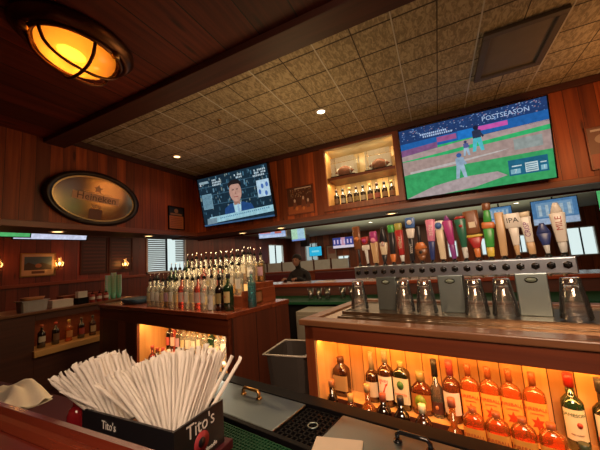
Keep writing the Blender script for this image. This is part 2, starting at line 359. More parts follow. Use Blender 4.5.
# daylight outside: a pale overcast screen of sky beyond each window is the window's own bright pane
M_pane = emat('daylight_pane', (.72, .86, .84), 1.0); M_pane2 = emat('daylight_pane_dim', (.42, .55, .55), .75); M_foli = emat('foliage_in_daylight', (.25, .42, .25), .5)
M_slat = pmat('blind_slat', (.20, .23, .25), .6)
def window(n, axis, c, a0, a1, z0, z1, slats=True, dim=False):
    def bx(m, a, b, d0, d1, p, q, mat):
        if axis == 'y': m.box(a, b, c + d0, c + d1, p, q, mat)
        else: m.box(c - d1, c - d0, a, b, p, q, mat)
    root = thing('window_%d' % n, None, None); root['kind'] = 'structure'; root.location = (0, 0, 0)
    m = MB(); bx(m, a0, a1, .07, .08, z0, z1, M_pane2 if dim else M_pane); m.build('window_pane', root)
    m = MB(); t = .035
    bx(m, a0, a0 + t, -.03, .06, z0, z1, M_white); bx(m, a1 - t, a1, -.03, .06, z0, z1, M_white); bx(m, a0, a1, -.03, .06, z0, z0 + t, M_white); bx(m, a0, a1, -.03, .06, z1 - t, z1, M_white)
    bx(m, (a0 + a1) / 2 - .015, (a0 + a1) / 2 + .015, .0, .05, z0, z1, M_black); m.build('window_frame', root)
    if slats:
        m = MB(); k = int((z1 - z0) / .05)
        for i in range(k):
            z = z0 + .03 + i * (z1 - z0 - .05) / k
            bx(m, a0 + .04, a0 + (a1 - a0) * .46, .005, .035, z, z + .028, M_slat)
            if i > k * .25: bx(m, a0 + (a1 - a0) * .74, a1 - .04, .005, .035, z, z + .028, M_slat)
        m.build('window_blind', root)
    return root
window(1, 'x', XW, 4.83, 6.08, 1.36, 2.36); window(2, 'x', XW, 10.6, 11.9, 1.3, 2.2, False)
for i, h in enumerate(FH): window(3 + i, 'y', YW, *h, slats=False, dim=i in (0,))

# ================================================================ SMALL HELPERS FOR GLOW FITTINGS
M_bulb = emat('hot_bulb', (1, .62, .22), 14); M_spot = emat('spot_glow', (1, .58, .24), 5); M_spotw = emat('spot_glow_pale', (1, .86, .66), 7)
def downlight(loc, label, warm=True, r=.05, energy=0, name='recessed_downlight'):
    o = thing(name, label, 'ceiling light', loc)
    m = MB(); m.lathe([(r * 1.35, 0), (r * 1.35, -.006), (r, -.012), (r * .92, -.004), (r * .92, -.001)], pmat('fitting_trim', (.65, .55, .42), .35), 24, caps=False); m.build('trim_ring', o)
    m = MB(); m.lathe([(r * .9, -.006), (r * .9, -.002)], M_spot if warm else M_spotw, 24); m.build('lens', o)
    if energy: light('SPOT', 'downlight_beam', (loc[0], loc[1], loc[2] - .03), energy, CREAM if not warm else WARM, .03, spot=2.2, rot=(0, 0, 0))
    return o
downlight((-.948, 2.744, ZC - .001), 'round recessed downlight glowing in the tiled ceiling', False, .045, 8)
downlight((-3.112, 2.76, ZC - .001), 'small amber spotlight in the dark ceiling near the oval mirror', True, .045, 5)
for i, (x, y, l) in enumerate([(-.5, 3.95, 'amber soffit light above the beer taps'), (-2.95, 3.95, 'amber soffit light above the bottle stand by the window'), (-2.2, 3.95, 'pale amber soffit light beside the hanging red screen'),
        (-3.9, 2.9, 'amber soffit light under the oval mirror, nearer the window'), (-3.9, 1.75, 'amber soffit light above the grey boxes at far left')]):
    downlight((x, y, ZB - .031), l, True, .06, 3.5)
for i, (x, y) in enumerate([(-4.3, 6.5), (-3.6, 8.2), (-2.1, 6.8), (-1.9, 9.5), (-.6, 8.0), (.2, 6.4), (1.2, 7.5), (2.0, 9.2), (-4.8, 9.8)]):
    downlight((x, y, ZF - .001), 'small round ceiling light in the pale ceiling of the far room', False, .07, 0, 'far_ceiling_light')['group'] = 'lights in the far ceiling'

# ceiling hatch
o = thing('ceiling_hatch', 'square framed access hatch in the tiled ceiling above the big baseball screen', 'ceiling hatch', (.74, 2.70, ZC))
m = MB(); a, b = .25, .33
for q in ((-a, a, -b, -b + .05), (-a, a, b - .05, b), (-a, -a + .05, -b + .05, b - .05), (a - .05, a, -b + .05, b - .05)): m.box(*q, -.03, 0, pmat('hatch_frame', (.12, .085, .055), .6))
m.build('frame', o, .004); m = MB(); m.box(-a + .05, a - .05, -b + .05, b - .05, -.008, 0, pmat('hatch_panel', (.20, .15, .10), .7)); m.build('panel', o)
# sprinkler head
o = thing('sprinkler_head', 'tiny brass sprinkler head under the tiled ceiling', 'sprinkler', (-1.95, 2.30, ZC))
m = MB(); m.lathe([(.022, 0), (.022, -.006), (.008, -.01), (.006, -.03), (.016, -.034), (.016, -.037)], M_brass, 12); m.build('body', o)

# ---------------------------------------------------------------- caged bulkhead lamp
def frosted(name, c):
    m = bpy.data.materials.new(name); m.use_nodes = True; nt = m.node_tree; nt.nodes.clear(); N = nt.nodes.new; L = nt.links.new
    a = N('ShaderNodeBsdfTranslucent'); a.inputs[0].default_value = (*c, 1); t = N('ShaderNodeBsdfTransparent'); t.inputs[0].default_value = (*c, 1); g = N('ShaderNodeBsdfGlossy'); g.inputs['Roughness'].default_value = .1
    x = N('ShaderNodeMixShader'); x.inputs[0].default_value = .35; L(a.outputs[0], x.inputs[1]); L(t.outputs[0], x.inputs[2]); y = N('ShaderNodeMixShader'); y.inputs[0].default_value = .06; L(x.outputs[0], y.inputs[1]); L(g.outputs[0], y.inputs[2])
    o = N('ShaderNodeOutputMaterial'); L(y.outputs[0], o.inputs[0]); return m
def bulkhead(loc, label, on=True):
    o = thing('bulkhead_lamp', label, 'lamp', loc)
    o.scale = (1.26, 1.6, 1.4)
    m = MB(); m.lathe([(.205, 0), (.205, -.02), (.18, -.05), (.165, -.055), (.16, -.04)], M_copper, 40); m.build('base', o)
    m = MB(); pr = [(.135, -.045)] + [(.135 * math.cos(t * PI / 2 / 8), -.05 - .095 * math.sin(t * PI / 2 / 8)) for t in range(0, 8)] + [(.002, -.145)]
    m.lathe(pr, frosted('amber_lamp_glass', (1, .42, .06)), 32, caps=False); m.build('glass_dome', o)
    m = MB(); m.ball((0, -.02, -.075), .035, M_bulb, sx=1, sy=1.4, sz=.6); m.build('bulb', o)
    m = MB(); R = .152
    m.tube([(R * math.cos(t), R * math.sin(t), -.055) for t in [2 * PI * k / 32 for k in range(32)]], .010, M_copper, 8, closed=True)
    m.build('cage_ring', o)
    for k, (dx, ang) in enumerate([(-.05, 90), (.05, 90), (0, 0)]):
        m = MB(); L_ = math.sqrt(R * R - dx * dx); pts = []
        for t in range(17):
            s_ = -1 + 2 * t / 16; pts.append((s_ * L_, dx, -.055 - .108 * math.sqrt(max(0, 1 - abs(s_) ** 2.6)) * (1 if not dx else .94)))
        m.tube(pts, .0065, M_copper, 8, RZ(ang)); m.build('cage_bar', o)
    for k in range(3):
        m = MB(); a = k * 2 * PI / 3 + .5; m.lathe([(.014, -.075), (.014, -.04), (.008, -.035)], M_brass, 10, T(.165 * math.cos(a), .165 * math.sin(a), 0)); m.build('thumb_screw', o)
    light('POINT', 'bulkhead_light', (loc[0], loc[1] - .05, loc[2] - .12), 7, (1, .60, .22), .03)
    return o
bulkhead((-1.90, .93, 2.90), 'round caged ship-style lamp glowing amber on the wood ceiling')

# ================================================================ SCREENS
def fill(m, pts, mat, wd, ht, layer):
    """flat polygon on a screen; pts in 0..1"""
    y = -.0006 * layer; m.add([((x - .5) * wd, y, z * ht) for x, z in pts], [tuple(range(len(pts)))], mat)
def rect(x0, z0, x1, z1): return [(x0, z0), (x1, z0), (x1, z1), (x0, z1)]
def ell(cx, cz, rx, rz_, n=20, a0=0, a1=2 * PI): return [(cx + rx * math.cos(a0 + (a1 - a0) * k / n), cz + rz_ * math.sin(a0 + (a1 - a0) * k / n)) for k in range(n + (0 if a1 - a0 > 6.2 else 1))]
def tv(name, label, wd, ht, loc, rz, tilt, paint, bez=.012, group=None, bracket=None):
    o = thing(name, label, 'television', loc, rz, group); R = RX(tilt)
    m = MB(); m.box(-wd / 2 - bez, wd / 2 + bez, .001, .045, -bez, ht + bez, M_blackg, R)
    for q in ((-wd / 2 - bez, wd / 2 + bez, ht, ht + bez), (-wd / 2 - bez, wd / 2 + bez, -bez, 0), (-wd / 2 - bez, -wd / 2, -bez, ht + bez), (wd / 2, wd / 2 + bez, -bez, ht + bez)):
        m.box(q[0], q[1], -.008, .002, q[2], q[3], M_blackg, R)
    m.build('bezel', o)
    m = MB(); paint(m, wd, ht); sc = m.build('screen', o)
    for v in sc.data.vertices: v.co = R @ v.co
    if bracket: bracket(o, wd, ht, R)
    return o
def wallbr(o, wd, ht, R):
    m = MB(); m.box(-.15, .15, .02, YH - .004 - o.location.y, ht * .1, ht * .45, M_black); m.build('wall_bracket', o)
def E_(n, c, s=1.0):
    k = 'scr_' + n
    if k in MATS: return MATS[k]
    m = emat(k, c, s * .9); nt = m.node_tree; e = [x for x in nt.nodes if x.type == 'EMISSION'][0]
    t = nt.nodes.new('ShaderNodeTexCoord'); no = nt.nodes.new('ShaderNodeTexNoise'); no.inputs['Scale'].default_value = 22; no.inputs['Detail'].default_value = 4; nt.links.new(t.outputs['Object'], no.inputs['Vector'])
    mr = nt.nodes.new('ShaderNodeMapRange'); mr.inputs[1].default_value = .3; mr.inputs[2].default_value = .7; mr.inputs[3].default_value = .78; mr.inputs[4].default_value = 1.08; nt.links.new(no.outputs['Fac'], mr.inputs[0])
    mx = nt.nodes.new('ShaderNodeMixRGB'); mx.blend_type = 'MULTIPLY'; mx.inputs[0].default_value = 1; mx.inputs[1].default_value = (*c, 1); nt.links.new(mr.outputs[0], mx.inputs[2]); nt.links.new(mx.outputs[0], e.inputs[0]); return m
def paint_ball(m, w_, h_):
    F = lambda p, n, c, l, s=1.0: fill(m, p, E_(n, c, s), w_, h_, l)
    F(rect(0, 0, 1, 1), 'grass', (.05, .38, .13), 0); F(rect(0, .36, 1, .62), 'dirt', (.42, .30, .27), 1)
    F(rect(0, .54, 1, .70), 'grass2', (.04, .48, .16), 2)
    F([(0, .62), (.3, .66), (.62, .70), (1, .72), (1, .66), (.6, .62), (.3, .58), (0, .55)], 'dirt2', (.45, .33, .32), 3)
    F(rect(0, .70, 1, 1), 'stand', (.02, .05, .16), 3); F([(0, .68), (1, .72), (1, .84), (0, .80)], 'wallblue', (.02, .13, .42), 4)
    F([(.0, .62), (.28, .66), (.28, .74), (0, .71)], 'adred', (.24, .10, .24), 5); F(rect(.28, .73, .42, .80), 'adpink', (.36, .10, .26), 5); F(rect(.57, .76, .76, .82), 'adpink2', (.62, .10, .42), 5)
    F(rect(.43, .70, .55, .82), 'adblue', (.02, .20, .62), 5)
    rnd = random.Random(3)
    for k in range(220):
        x = rnd.random(); z = .84 + rnd.random() * .15; s = .004 + rnd.random() * .007; c = rnd.choice([(.15, .28, .55), (.35, .45, .65), (.05, .12, .3), (.3, .2, .3)])
        F(rect(x * .98, z, x * .98 + s, min(1, z + s * 1.4)), 'crowd%d' % (int(c[0] * 100)), c, 5)
    m.text('POSTSEASON', .085 * h_, E_('letters', (.45, .6, .85)), T(.25 * w_, -.004, .90 * h_)); m.text('WORLD SERIES ON FOX' if False else 'BASES LOADED NO OUT' if False else '', .01, E_('letters', (.6, .75, .95)), T(0, 0, 0)) if False else None
    for (x, z, l_) in ((.16, .88, .20), (.18, .845, .22)):
        for k in range(14): F(rect(x + k * l_ / 14, z - .01, x + k * l_ / 14 + l_ / 22, z + .014), 'letters', (.6, .75, .95), 6)
    # infield dirt, mound, base paths
    F([(0, .34), (.25, .40), (.6, .46), (1, .50), (1, .60), (.6, .57), (.3, .53), (0, .47)], 'dirt', (.42, .30, .27), 5)
    F([(.0, .0), (.28, .0), (.5, .03), (.72, .12), (.66, .19), (.45, .19), (.22, .13), (.10, .06)], 'mound', (.45, .36, .36), 5)
    F([(.05, .35), (.35, .38), (.7, .44), (.75, .46), (.4, .42), (.05, .38)], 'chalk', (.55, .5, .48), 6)
    F(rect(.78, .42, .95, .56), 'netting', (.32, .36, .34), 6)
    F_ = F
    def man(x, z, s, top, leg, helm):
        F0 = F_
        F = lambda p, n, c, l: F0([(x + (a - x) * .55, b) for a, b in p], n, c, l)
        F(ell(x, z + s * .92, s * .10, s * .09, 10), 'helm' + helm[0], helm[1], 9); F([(x - s * .14, z + s * .5), (x + s * .15, z + s * .5), (x + s * .17, z + s * .8), (x, z + s * .86), (x - s * .15, z + s * .8)], 'top' + top[0], top[1], 8)
        F([(x - s * .14, z + s * .52), (x - s * .2, z), (x - s * .08, z), (x + .0, z + s * .38), (x + s * .1, z), (x + s * .22, z), (x + s * .15, z + s * .52)], 'leg' + leg[0], leg[1], 8)
        F([(x + s * .12, z + s * .78), (x + s * .26, z + s * .55), (x + s * .2, z + s * .5), (x + s * .1, z + s * .66)], 'top' + top[0], top[1], 9)
    man(.42, .18, .34, ('g', (.30, .42, .55)), ('g', (.36, .50, .62)), ('b', (.05, .12, .35)))
    man(.555, .50, .34, ('k', (.03, .04, .08)), ('t', (.10, .55, .62)), ('k', (.02, .02, .05)))
    man(.475, .47, .20, ('n', (.10, .12, .30)), ('g', (.36, .50, .62)), ('n', (.06, .06, .15)))
    F(rect(.73, .10, .965, .30), 'board', (.02, .14, .24), 10); F(rect(.83, .12, .905, .24), 'boardw', (.62, .75, .76), 11); F(rect(.74, .12, .80, .18), 'boardl', (.25, .5, .6), 11); F(rect(.92, .12, .955, .18), 'boardl', (.25, .5, .6), 11)
    for k in range(4): F(rect(.835, .135 + k * .025, .90, .147 + k * .025), 'boardd', (.12, .25, .32), 12)
    F(rect(.75, .21, .81, .225), 'boardw', (.62, .75, .76), 11); F(rect(.92, .21, .955, .225), 'boardw', (.62, .75, .76), 11)
    m.text('7', .07 * h_, E_('boardw', (.62, .75, .76)), T(.27 * w_, -.009, .15 * h_)); m.text('1', .07 * h_, E_('boardw', (.62, .75, .76)), T(.44 * w_, -.009, .15 * h_))
def paint_news(m, w_, h_):
    F = lambda p, n, c, l, s=1.0: fill(m, p, E_(n, c, s), w_, h_, l)
    F(rect(0, 0, 1, 1), 'shelfbg', (.012, .03, .05), 0)
    rnd = random.Random(5)
    for k in range(150):
        x = rnd.random() * .97; z = .16 + rnd.random() * .8; s = .008 + rnd.random() * .012; c = rnd.choice([(.06, .16, .24), (.12, .25, .35), (.03, .08, .12), (.2, .26, .25)])
        F(rect(x, z, x + s, min(.99, z + s * 4)), 'book%d' % int(c[0] * 100), c, 1)
    for z in (.42, .62, .80): F(rect(0, z, 1, z + .012), 'ledge', (.05, .12, .18), 2)
    def words(x, z, n, rows):
        for r in range(rows):
            for k in range(n): 
                if rnd.random() < .85: F(rect(x + k * .022, z - r * .05, x + k * .022 + .014, z - r * .05 + .034), 'neon', (.55, .68, .75), 3)
    words(.22, .90, 6, 3); words(.55, .90, 5, 2); words(.80, .90, 8, 3)
    F(rect(.03, .35, .18, .66), 'frameL', (.22, .40, .50), 3)
    for k in range(8): F(rect(.04 + k * .017, .36, .048 + k * .017, .65), 'frameLd', (.06, .14, .2), 4)
    F(rect(.83, .40, .99, .72), 'frameR', (.50, .70, .85), 3)
    for (x, z) in ((.86, .5), (.9, .6), (.94, .46), (.96, .62)): F(ell(x, z, .018, .05, 8), 'frameRd', (.08, .18, .5), 4)
    # presenter
    F([(.33, .14), (.35, .30), (.43, .38), (.62, .38), (.73, .31), (.77, .14)], 'suit', (.02, .07, .22), 6)
    F([(.49, .14), (.48, .38), (.59, .38), (.57, .14)], 'shirt', (.45, .72, .82), 7); F([(.525, .14), (.535, .36), (.555, .36), (.56, .14)], 'tie', (.35, .55, .75), 8)
    F(rect(.49, .34, .58, .46), 'neck', (.38, .2, .15), 8); F(ell(.535, .60, .085, .20, 20), 'skin', (.55, .31, .24), 9)
    F(ell(.535, .74, .095, .10, 16), 'hair', (.02, .015, .015), 8); F([(.445, .72), (.46, .80), (.53, .84), (.61, .80), (.625, .72), (.58, .745), (.5, .75)], 'hair', (.02, .015, .015), 10)
    F(rect(.49, .635, .52, .65), 'hair', (.02, .015, .015), 10); F(rect(.55, .635, .58, .65), 'hair', (.02, .015, .015), 10); F([(.525, .55), (.545, .55), (.537, .62)], 'nose', (.40, .2, .15), 10); F(rect(.505, .49, .565, .505), 'mouth', (.35, .1, .09), 10)
    F([(.06, .04), (1, .10), (1, .22), (.10, .17)], 'banner', (.35, .62, .72), 11); F([(.05, .03), (.20, .04), (.21, .15), (.06, .15)], 'insert', (.2, .3, .36), 12); F(rect(.0, .0, 1, .03), 'ticker', (.05, .12, .25), 12)
    for k in range(26): F(rect(.26 + k * .027, .115 + k * .0022, .275 + k * .027, .14 + k * .0022), 'bannert', (.10, .25, .4), 12)
    F(rect(.02, .88, .16, .93), 'logo', (.3, .42, .48), 4); m.text('4', .08 * h_, E_('neonw', (.9, .95, 1)), T(-.46 * w_, -.006, .86 * h_))
def paint_green(m, w_, h_):
    F = lambda p, n, c, l: fill(m, p, E_(n, c), w_, h_, l)
    F(rect(0, 0, 1, 1), 'pitchg', (.10, .50, .16), 0);  F(rect(.1, .3, .5, .34), 'pitchl', (.4, .7, .4), 1); F(rect(.0, .04, .3, .10), 'pitchw', (.6, .75, .8), 2)
def paint_white(m, w_, h_):
    F = lambda p, n, c, l: fill(m, p, E_(n, c), w_, h_, l)
    F(rect(0, 0, 1, 1), 'wh', (.70, .74, .95), 0); F(rect(.1, .55, .9, .9), 'wh2', (.80, .82, .95), 1); F(rect(.0, .25, 1, .45), 'wh3', (.12, .16, .5), 1)
def paint_red(m, w_, h_):
    F = lambda p, n, c, l: fill(m, p, E_(n, c), w_, h_, l)
    F(rect(0, 0, 1, 1), 'rd', (.35, .48, .80), 0); F(rect(.05, .3, .45, .95), 'rd2', (.65, .18, .18), 1); F(rect(.6, .25, .85, .95), 'rd3', (.60, .15, .12), 1); F(rect(0, 0, 1, .2), 'rd4', (.55, .65, .9), 2)
def paint_pale(m, w_, h_):
    F = lambda p, n, c, l: fill(m, p, E_(n, c), w_, h_, l)
    F(rect(0, 0, 1, 1), 'pl', (.45, .72, .50), 0); F(rect(.45, .1, .95, .9), 'pl2', (.40, .62, .75), 1); F(rect(0, 0, 1, .12), 'pl3', (.2, .3, .7), 2)
def paint_cyan(m, w_, h_):
    F = lambda p, n, c, l: fill(m, p, E_(n, c), w_, h_, l)
    F(rect(0, 0, 1, 1), 'cy', (.03, .50, .80), 0); F(rect(.2, .4, .8, .6), 'cy2', (.25, .75, .9), 1)
def paint_flag(m, w_, h_):
    F = lambda p, n, c, l: fill(m, p, E_(n, c), w_, h_, l)
    F(rect(0, 0, 1, 1), 'fl', (.05, .06, .25), 0); F(rect(0, 0, 1, .25), 'fl2', (.75, .65, .75), 1); F(rect(.4, .25, .6, 1), 'fl3', (.6, .3, .4), 1)
    for k in range(6): F(rect(.05 + k * .16, .4, .12 + k * .16, .8), 'fl4', (.65, .5, .7), 2)
def paint_stad(m, w_, h_):
    F = lambda p, n, c, l: fill(m, p, E_(n, c), w_, h_, l)
    F(rect(0, 0, 1, 1), 'st', (.08, .20, .38), 0); F(rect(.1, .3, .9, .9), 'st2', (.18, .32, .48), 1); F(rect(0, 0, 1, .25), 'st3', (.35, .45, .6), 1)
    for k in range(5): F(rect(.15 + k * .16, .35, .22 + k * .16, .8), 'st4', (.4, .5, .55), 2)
def arc_tilt(w_, h_, l): return math.degrees(math.asin(0))
tv('television', 'huge wall television showing a green baseball field', 1.355, .785, (.43, 3.50, 2.03), 0, 8, paint_ball, bracket=wallbr)
tv('television', 'wall television showing a news presenter in a blue suit', 1.29, .745, (-2.64, 3.44, 2.06), 0, 11, paint_news, bracket=wallbr)
def hang(o, wd, ht, R):
    m = MB(); m.tube([R @ Vector((0, .05, ht * .55)), (0, .10, ht * .9 + .02), (0, .10, HANG - o.location.z)], .014, M_black); m.build('ceiling_mount', o)
HANG = ZF
tv('television', 'small hanging screen with green picture at far left edge', .62, .34, (-5.15, 1.66, 2.02), math.radians(90 - 8), 22, paint_green, bracket=hang)
tv('television', 'small hanging screen with white and blue picture under the oval mirror', .85, .42, (-5.15, 2.25, 2.00), math.radians(90 - 8), 22, paint_white, bracket=hang)
tv('television', 'tilted hanging screen with red and blue picture left of the pale screen', .62, .34, (-3.35, 5.6, 1.98), math.radians(18), 18, paint_red, bracket=hang)
tv('television', 'small hanging screen with pale green picture beside the far window', .46, .40, (-3.8, 7.9, 2.02), 0, 5, paint_pale, bracket=hang)
tv('television', 'bright cyan hanging screen in the far room', .62, .42, (-5.15, 12.4, 1.57), 0, 0, paint_cyan, bracket=hang)
tv('television', 'far hanging screen showing rows of faces over a pale banner', .95, .46, (-3.75, 12.3, 1.83), 0, 0, paint_flag, bracket=hang)
tv('television', 'hanging screen with blue stadium picture behind the white tap handles', .62, .44, (1.97, 6.6, 1.74), math.radians(-14), 8, paint_stad, bracket=hang)
tv('television', 'hanging screen with bright green picture at the right edge', 1.0, .46, (2.72, 5.6, 1.82), math.radians(-22), 8, paint_green, bracket=hang)
tv('television', 'small dark blue hanging screen between the tap handles', .42, .34, (1.25, 7.2, 1.88), math.radians(-10), 5, paint_stad, bracket=hang)

# ================================================================ WALL THINGS
# oval mirror on the left header
o = thing('oval_mirror', 'large oval dark-framed beer mirror with star and name, hung on red boards', 'mirror', (XL + .03, 1.985, 2.315), PI / 2)
def oval(rx, rz_, n=56): return [(rx * math.cos(2 * PI * k / n), rz_ * math.sin(2 * PI * k / n)) for k in range(n)]
R = RX(6) @ RY(3)
m = MB(); n = 56; A = oval(.52, .315); B = oval(.455, .262)
v = [(x, .02, z) for x, z in A] + [(x, -.03, z) for x, z in A] + [(x, -.035, z) for x, z in B] + [(x, -.01, z) for x, z in B]
f = []
for r_ in range(3):
    for k in range(n): f.append((r_ * n + k, r_ * n + (k + 1) % n, (r_ + 1) * n + (k + 1) % n, (r_ + 1) * n + k))
m.add(v, f, pmat('mirror_frame', (.02, .008, .006), .3), True, R); m.build('frame', o)
m = MB(); A = oval(.458, .265); B = oval(.435, .245)
m.add([(x, -.016, z) for x, z in A] + [(x, -.016, z) for x, z in B], [(k, (k + 1) % n, n + (k + 1) % n, n + k) for k in range(n)], pmat('gold_line', (.55, .38, .18), .3, 1), False, R); m.build('gilt_border', o)
m = MB(); m.add([(x, -.014, z) for x, z in A], [tuple(range(n))], pmat('smoked_mirror', (.42, .27, .13), .16, 1), False, R); m.build('mirror_glass', o)
GOLD = pmat('etched_gold', (.85, .48, .28), .5); GOLDD = pmat('etched_brown', (.18, .06, .03), .5)
m = MB(); m.box(-.26, .26, -.0172, -.0165, -.035, .055, GOLD, R); m.build('name_band', o)
m = MB(); m.text('Heineken', .115, GOLDD, R @ T(0, -.0175, .010)); m.build('lettering', o)
m = MB(); m.add([((.058 if k % 2 == 0 else .024) * math.sin(PI * k / 5), -.0175, .12 + (.058 if k % 2 == 0 else .024) * math.cos(PI * k / 5)) for k in range(10)], [tuple(range(10))], GOLD, False, R); m.build('star', o)
m = MB(); m.text('BEER', .05, GOLD, R @ T(0, -.0175, -.09)); m.box(-.15, .15, -.0172, -.0165, .066, .072, GOLD, R); m.box(-.07, .07, -.0172, -.0165, -.24, -.12, GOLDD, R); m.build('small_lettering', o)

def flat_frame(name, label, cat, wd, ht, loc, rz, paint, fr=.02, fmat=None, tilt=0):
    o = thing(name, label, cat, loc, rz); fm = fmat or M_black
    m = MB()
    for q in ((-wd / 2, wd / 2, 0, fr), (-wd / 2, wd / 2, ht - fr, ht), (-wd / 2, -wd / 2 + fr, fr, ht - fr), (wd / 2 - fr, wd / 2, fr, ht - fr)): m.box(q[0], q[1], -.02, 0, q[2], q[3], fm, RX(tilt))
    m.build('frame', o)
    m = MB(); m.box(-wd / 2 + fr, wd / 2 - fr, -.006, 0, fr, ht - fr, pmat('backing_card', (.3, .25, .2), .7), RX(tilt)); paint(m, wd - 2 * fr, ht - 2 * fr, RX(tilt) @ T(0, -.007, fr)); m.build('picture', o)
    return o
def P_(n, c, r=.45): return pmat('ink_' + n, c, r)
def poly(m, pts, mat, wd, ht, layer, M): m.add([((x - .5) * wd, -.0004 * layer, z * ht) for x, z in pts], [tuple(range(len(pts)))], mat, False, M)
def p_sign(m, w_, h_, M):
    F = lambda p, n, c, l: poly(m, p, P_(n, c), w_, h_, l, M)
    F(rect(0, .60, 1, 1), 'blk', (.02, .015, .015), 1); F(rect(0, 0, 1, .60), 'orangepaper', (.55, .16, .05), 1); F(ell(.5, .84, .14, .10), 'emblem', (.35, .16, .08), 2)
    F(rect(.1, .64, .9, .72), 'emblem', (.35, .16, .08), 2)
    for k in range(6): F(rect(.1, .08 + k * .08, .9, .10 + k * .08), 'signline', (.25, .06, .03), 2)
flat_frame('wall_sign', 'small black and orange notice with emblem on red boards', 'sign', .30, .36, (XL + .001, 3.16, 2.03), PI / 2, p_sign, .012)
def p_poster(m, w_, h_, M):
    F = lambda p, n, c, l: poly(m, p, P_(n, c), w_, h_, l, M)
    F(rect(0, 0, 1, 1), 'posterbg', (.10, .03, .015), 1); F(rect(0, .0, 1, .30), 'posterfield', (.40, .10, .03), 2)
    rnd = random.Random(11)
    for k in range(60): F(ell(rnd.random() * .9 + .05, .62 + rnd.random() * .3, .02, .03, 6), 'crowd%d' % (k % 3), [(.3, .12, .05), (.12, .05, .03), (.4, .25, .15)][k % 3], 2)
    for x, z, s in ((.28, .3, .2), (.62, .33, .24), (.8, .3, .16)):
        F([(x - s * .4, z - .12), (x + s * .5, z - .1), (x + s * .2, z + s), (x - s * .2, z + s * 1.1)], 'horse', (.20, .06, .03), 3); F(ell(x, z + s, .04, .07, 8), 'jockey', (.65, .45, .35), 4)
    F(ell(.35, .2, .06, .08, 8), 'orange', (.65, .2, .05), 4); F(ell(.62, .18, .05, .07, 8), 'orange', (.65, .2, .05), 4); F(rect(.3, .93, .95, .97), 'jockey', (.65, .45, .35), 3)
flat_frame('framed_picture', 'framed brown action picture left of the lit cabinet', 'picture', .42, .40, (-1.66, YH - .001, 2.06), 0, p_poster, .012, M_red)
def p_poster2(m, w_, h_, M):
    F = lambda p, n, c, l: poly(m, p, P_(n, c), w_, h_, l, M)
    F(rect(0, 0, 1, 1), 'p2bg', (.22, .11, .08), 1); F(rect(0, 0, 1, .35), 'p2low', (.36, .10, .06), 2); F(ell(.3, .7, .2, .14), 'p2hi', (.42, .30, .24), 2); F([(.5, .3), (1, .5), (1, .9), (.7, .8)], 'p2dk', (.14, .05, .04), 3)
    F(rect(.06, .90, .4, .95), 'p2w', (.6, .5, .45), 3); F(rect(.5, .90, .9, .94), 'p2w', (.6, .5, .45), 3)
flat_frame('framed_picture', 'framed brownish picture on boards right of the baseball screen', 'picture', .52, .42, (1.66, YH - .001, 2.06), 0, p_poster2, .012, M_red)
def p_land(m, w_, h_, M):
    F = lambda p, n, c, l: poly(m, p, P_(n, c), w_, h_, l, M)
    F(rect(0, 0, 1, 1), 'mat_card', (.62, .45, .28), 1); F(rect(.08, .25, .92, .88), 'sky', (.06, .13, .20), 2); F([(.08, .25), (.92, .25), (.92, .45), (.6, .6), (.4, .5), (.2, .62), (.08, .5)], 'hillsd', (.05, .04, .03), 3); F(rect(.3, .08, .7, .2), 'plaque', (.12, .05, .03), 3); F(ell(.5, .45, .1, .1), 'roofs', (.35, .15, .08), 4)
flat_frame('framed_picture', 'landscape picture in a wide cream mat on the left wall', 'picture', .52, .42, (XW + .001, 2.68, 1.48), PI / 2, p_land, .02, M_brass)
def p_menu(m, w_, h_, M):
    F = lambda p, n, c, l: poly(m, p, P_(n, c), w_, h_, l, M)
    F(rect(0, 0, 1, 1), 'board', (.05, .018, .012), 1)
    for k in range(9): F(rect(.06, .06 + k * .1, .94, .10 + k * .1), 'boardslat', (.11, .03, .018), 2)
flat_frame('menu_board', 'dark slatted board nearer the landscape picture on the left wall', 'board', .55, .80, (XW + .001, 3.63, 1.45), PI / 2, p_menu, .03, M_darkY)
flat_frame('menu_board', 'dark slatted board nearer the window with blinds', 'board', .55, .80, (XW + .001, 4.20, 1.45), PI / 2, p_menu, .03, M_darkY)
m = MB(); m.box(XW, XW + .05, -1, 4.8, 1.30, 1.36, M_redY); struct('trim_7', m, .006)
m = MB(); m.box(XW, XW + .02, -1, 7, 0, 1.30, wood('wainscot', (.10, .02, .010), (.16, .035, .014), 'Y', .15, 'Z')); struct('trim_8', m)

def lantern(loc, label):
    o = thing('wall_lantern', label, 'lantern', loc)
    m = MB(); m.lathe([(.05, 0), (.055, .012), (.02, .03), (.02, .045), (.045, .055)], M_brass, 16); m.tube([(0, 0, .02), (-.07, 0, .0), (-.115, 0, .06)], .008, M_brass); m.build('bracket', o)
    m = MB(); m.lathe([(.045, .055), (.075, .10), (.06, .15), (.028, .19), (.028, .24)], glass('lamp_chimney', (1, .85, .6), .3), 18, caps=False); m.build('chimney', o)
    m = MB(); m.ball((0, 0, .11), .022, emat('flame', (1, .62, .25), 9), sz=1.5); m.build('flame_bulb', o)
    light('POINT', 'lantern_light', (loc[0] + .03, loc[1], loc[2] + .12), 1.6, (1, .5, .18), .04); return o
lantern((XW + .13, 2.95, 1.58), 'glowing glass lantern overlapping the landscape picture'); lantern((XW + .13, 4.22, 1.52), 'glowing glass lantern in front of the dark boards'); lantern((XW + .13, 2.10, 1.60), 'glowing glass lantern at the far left edge')

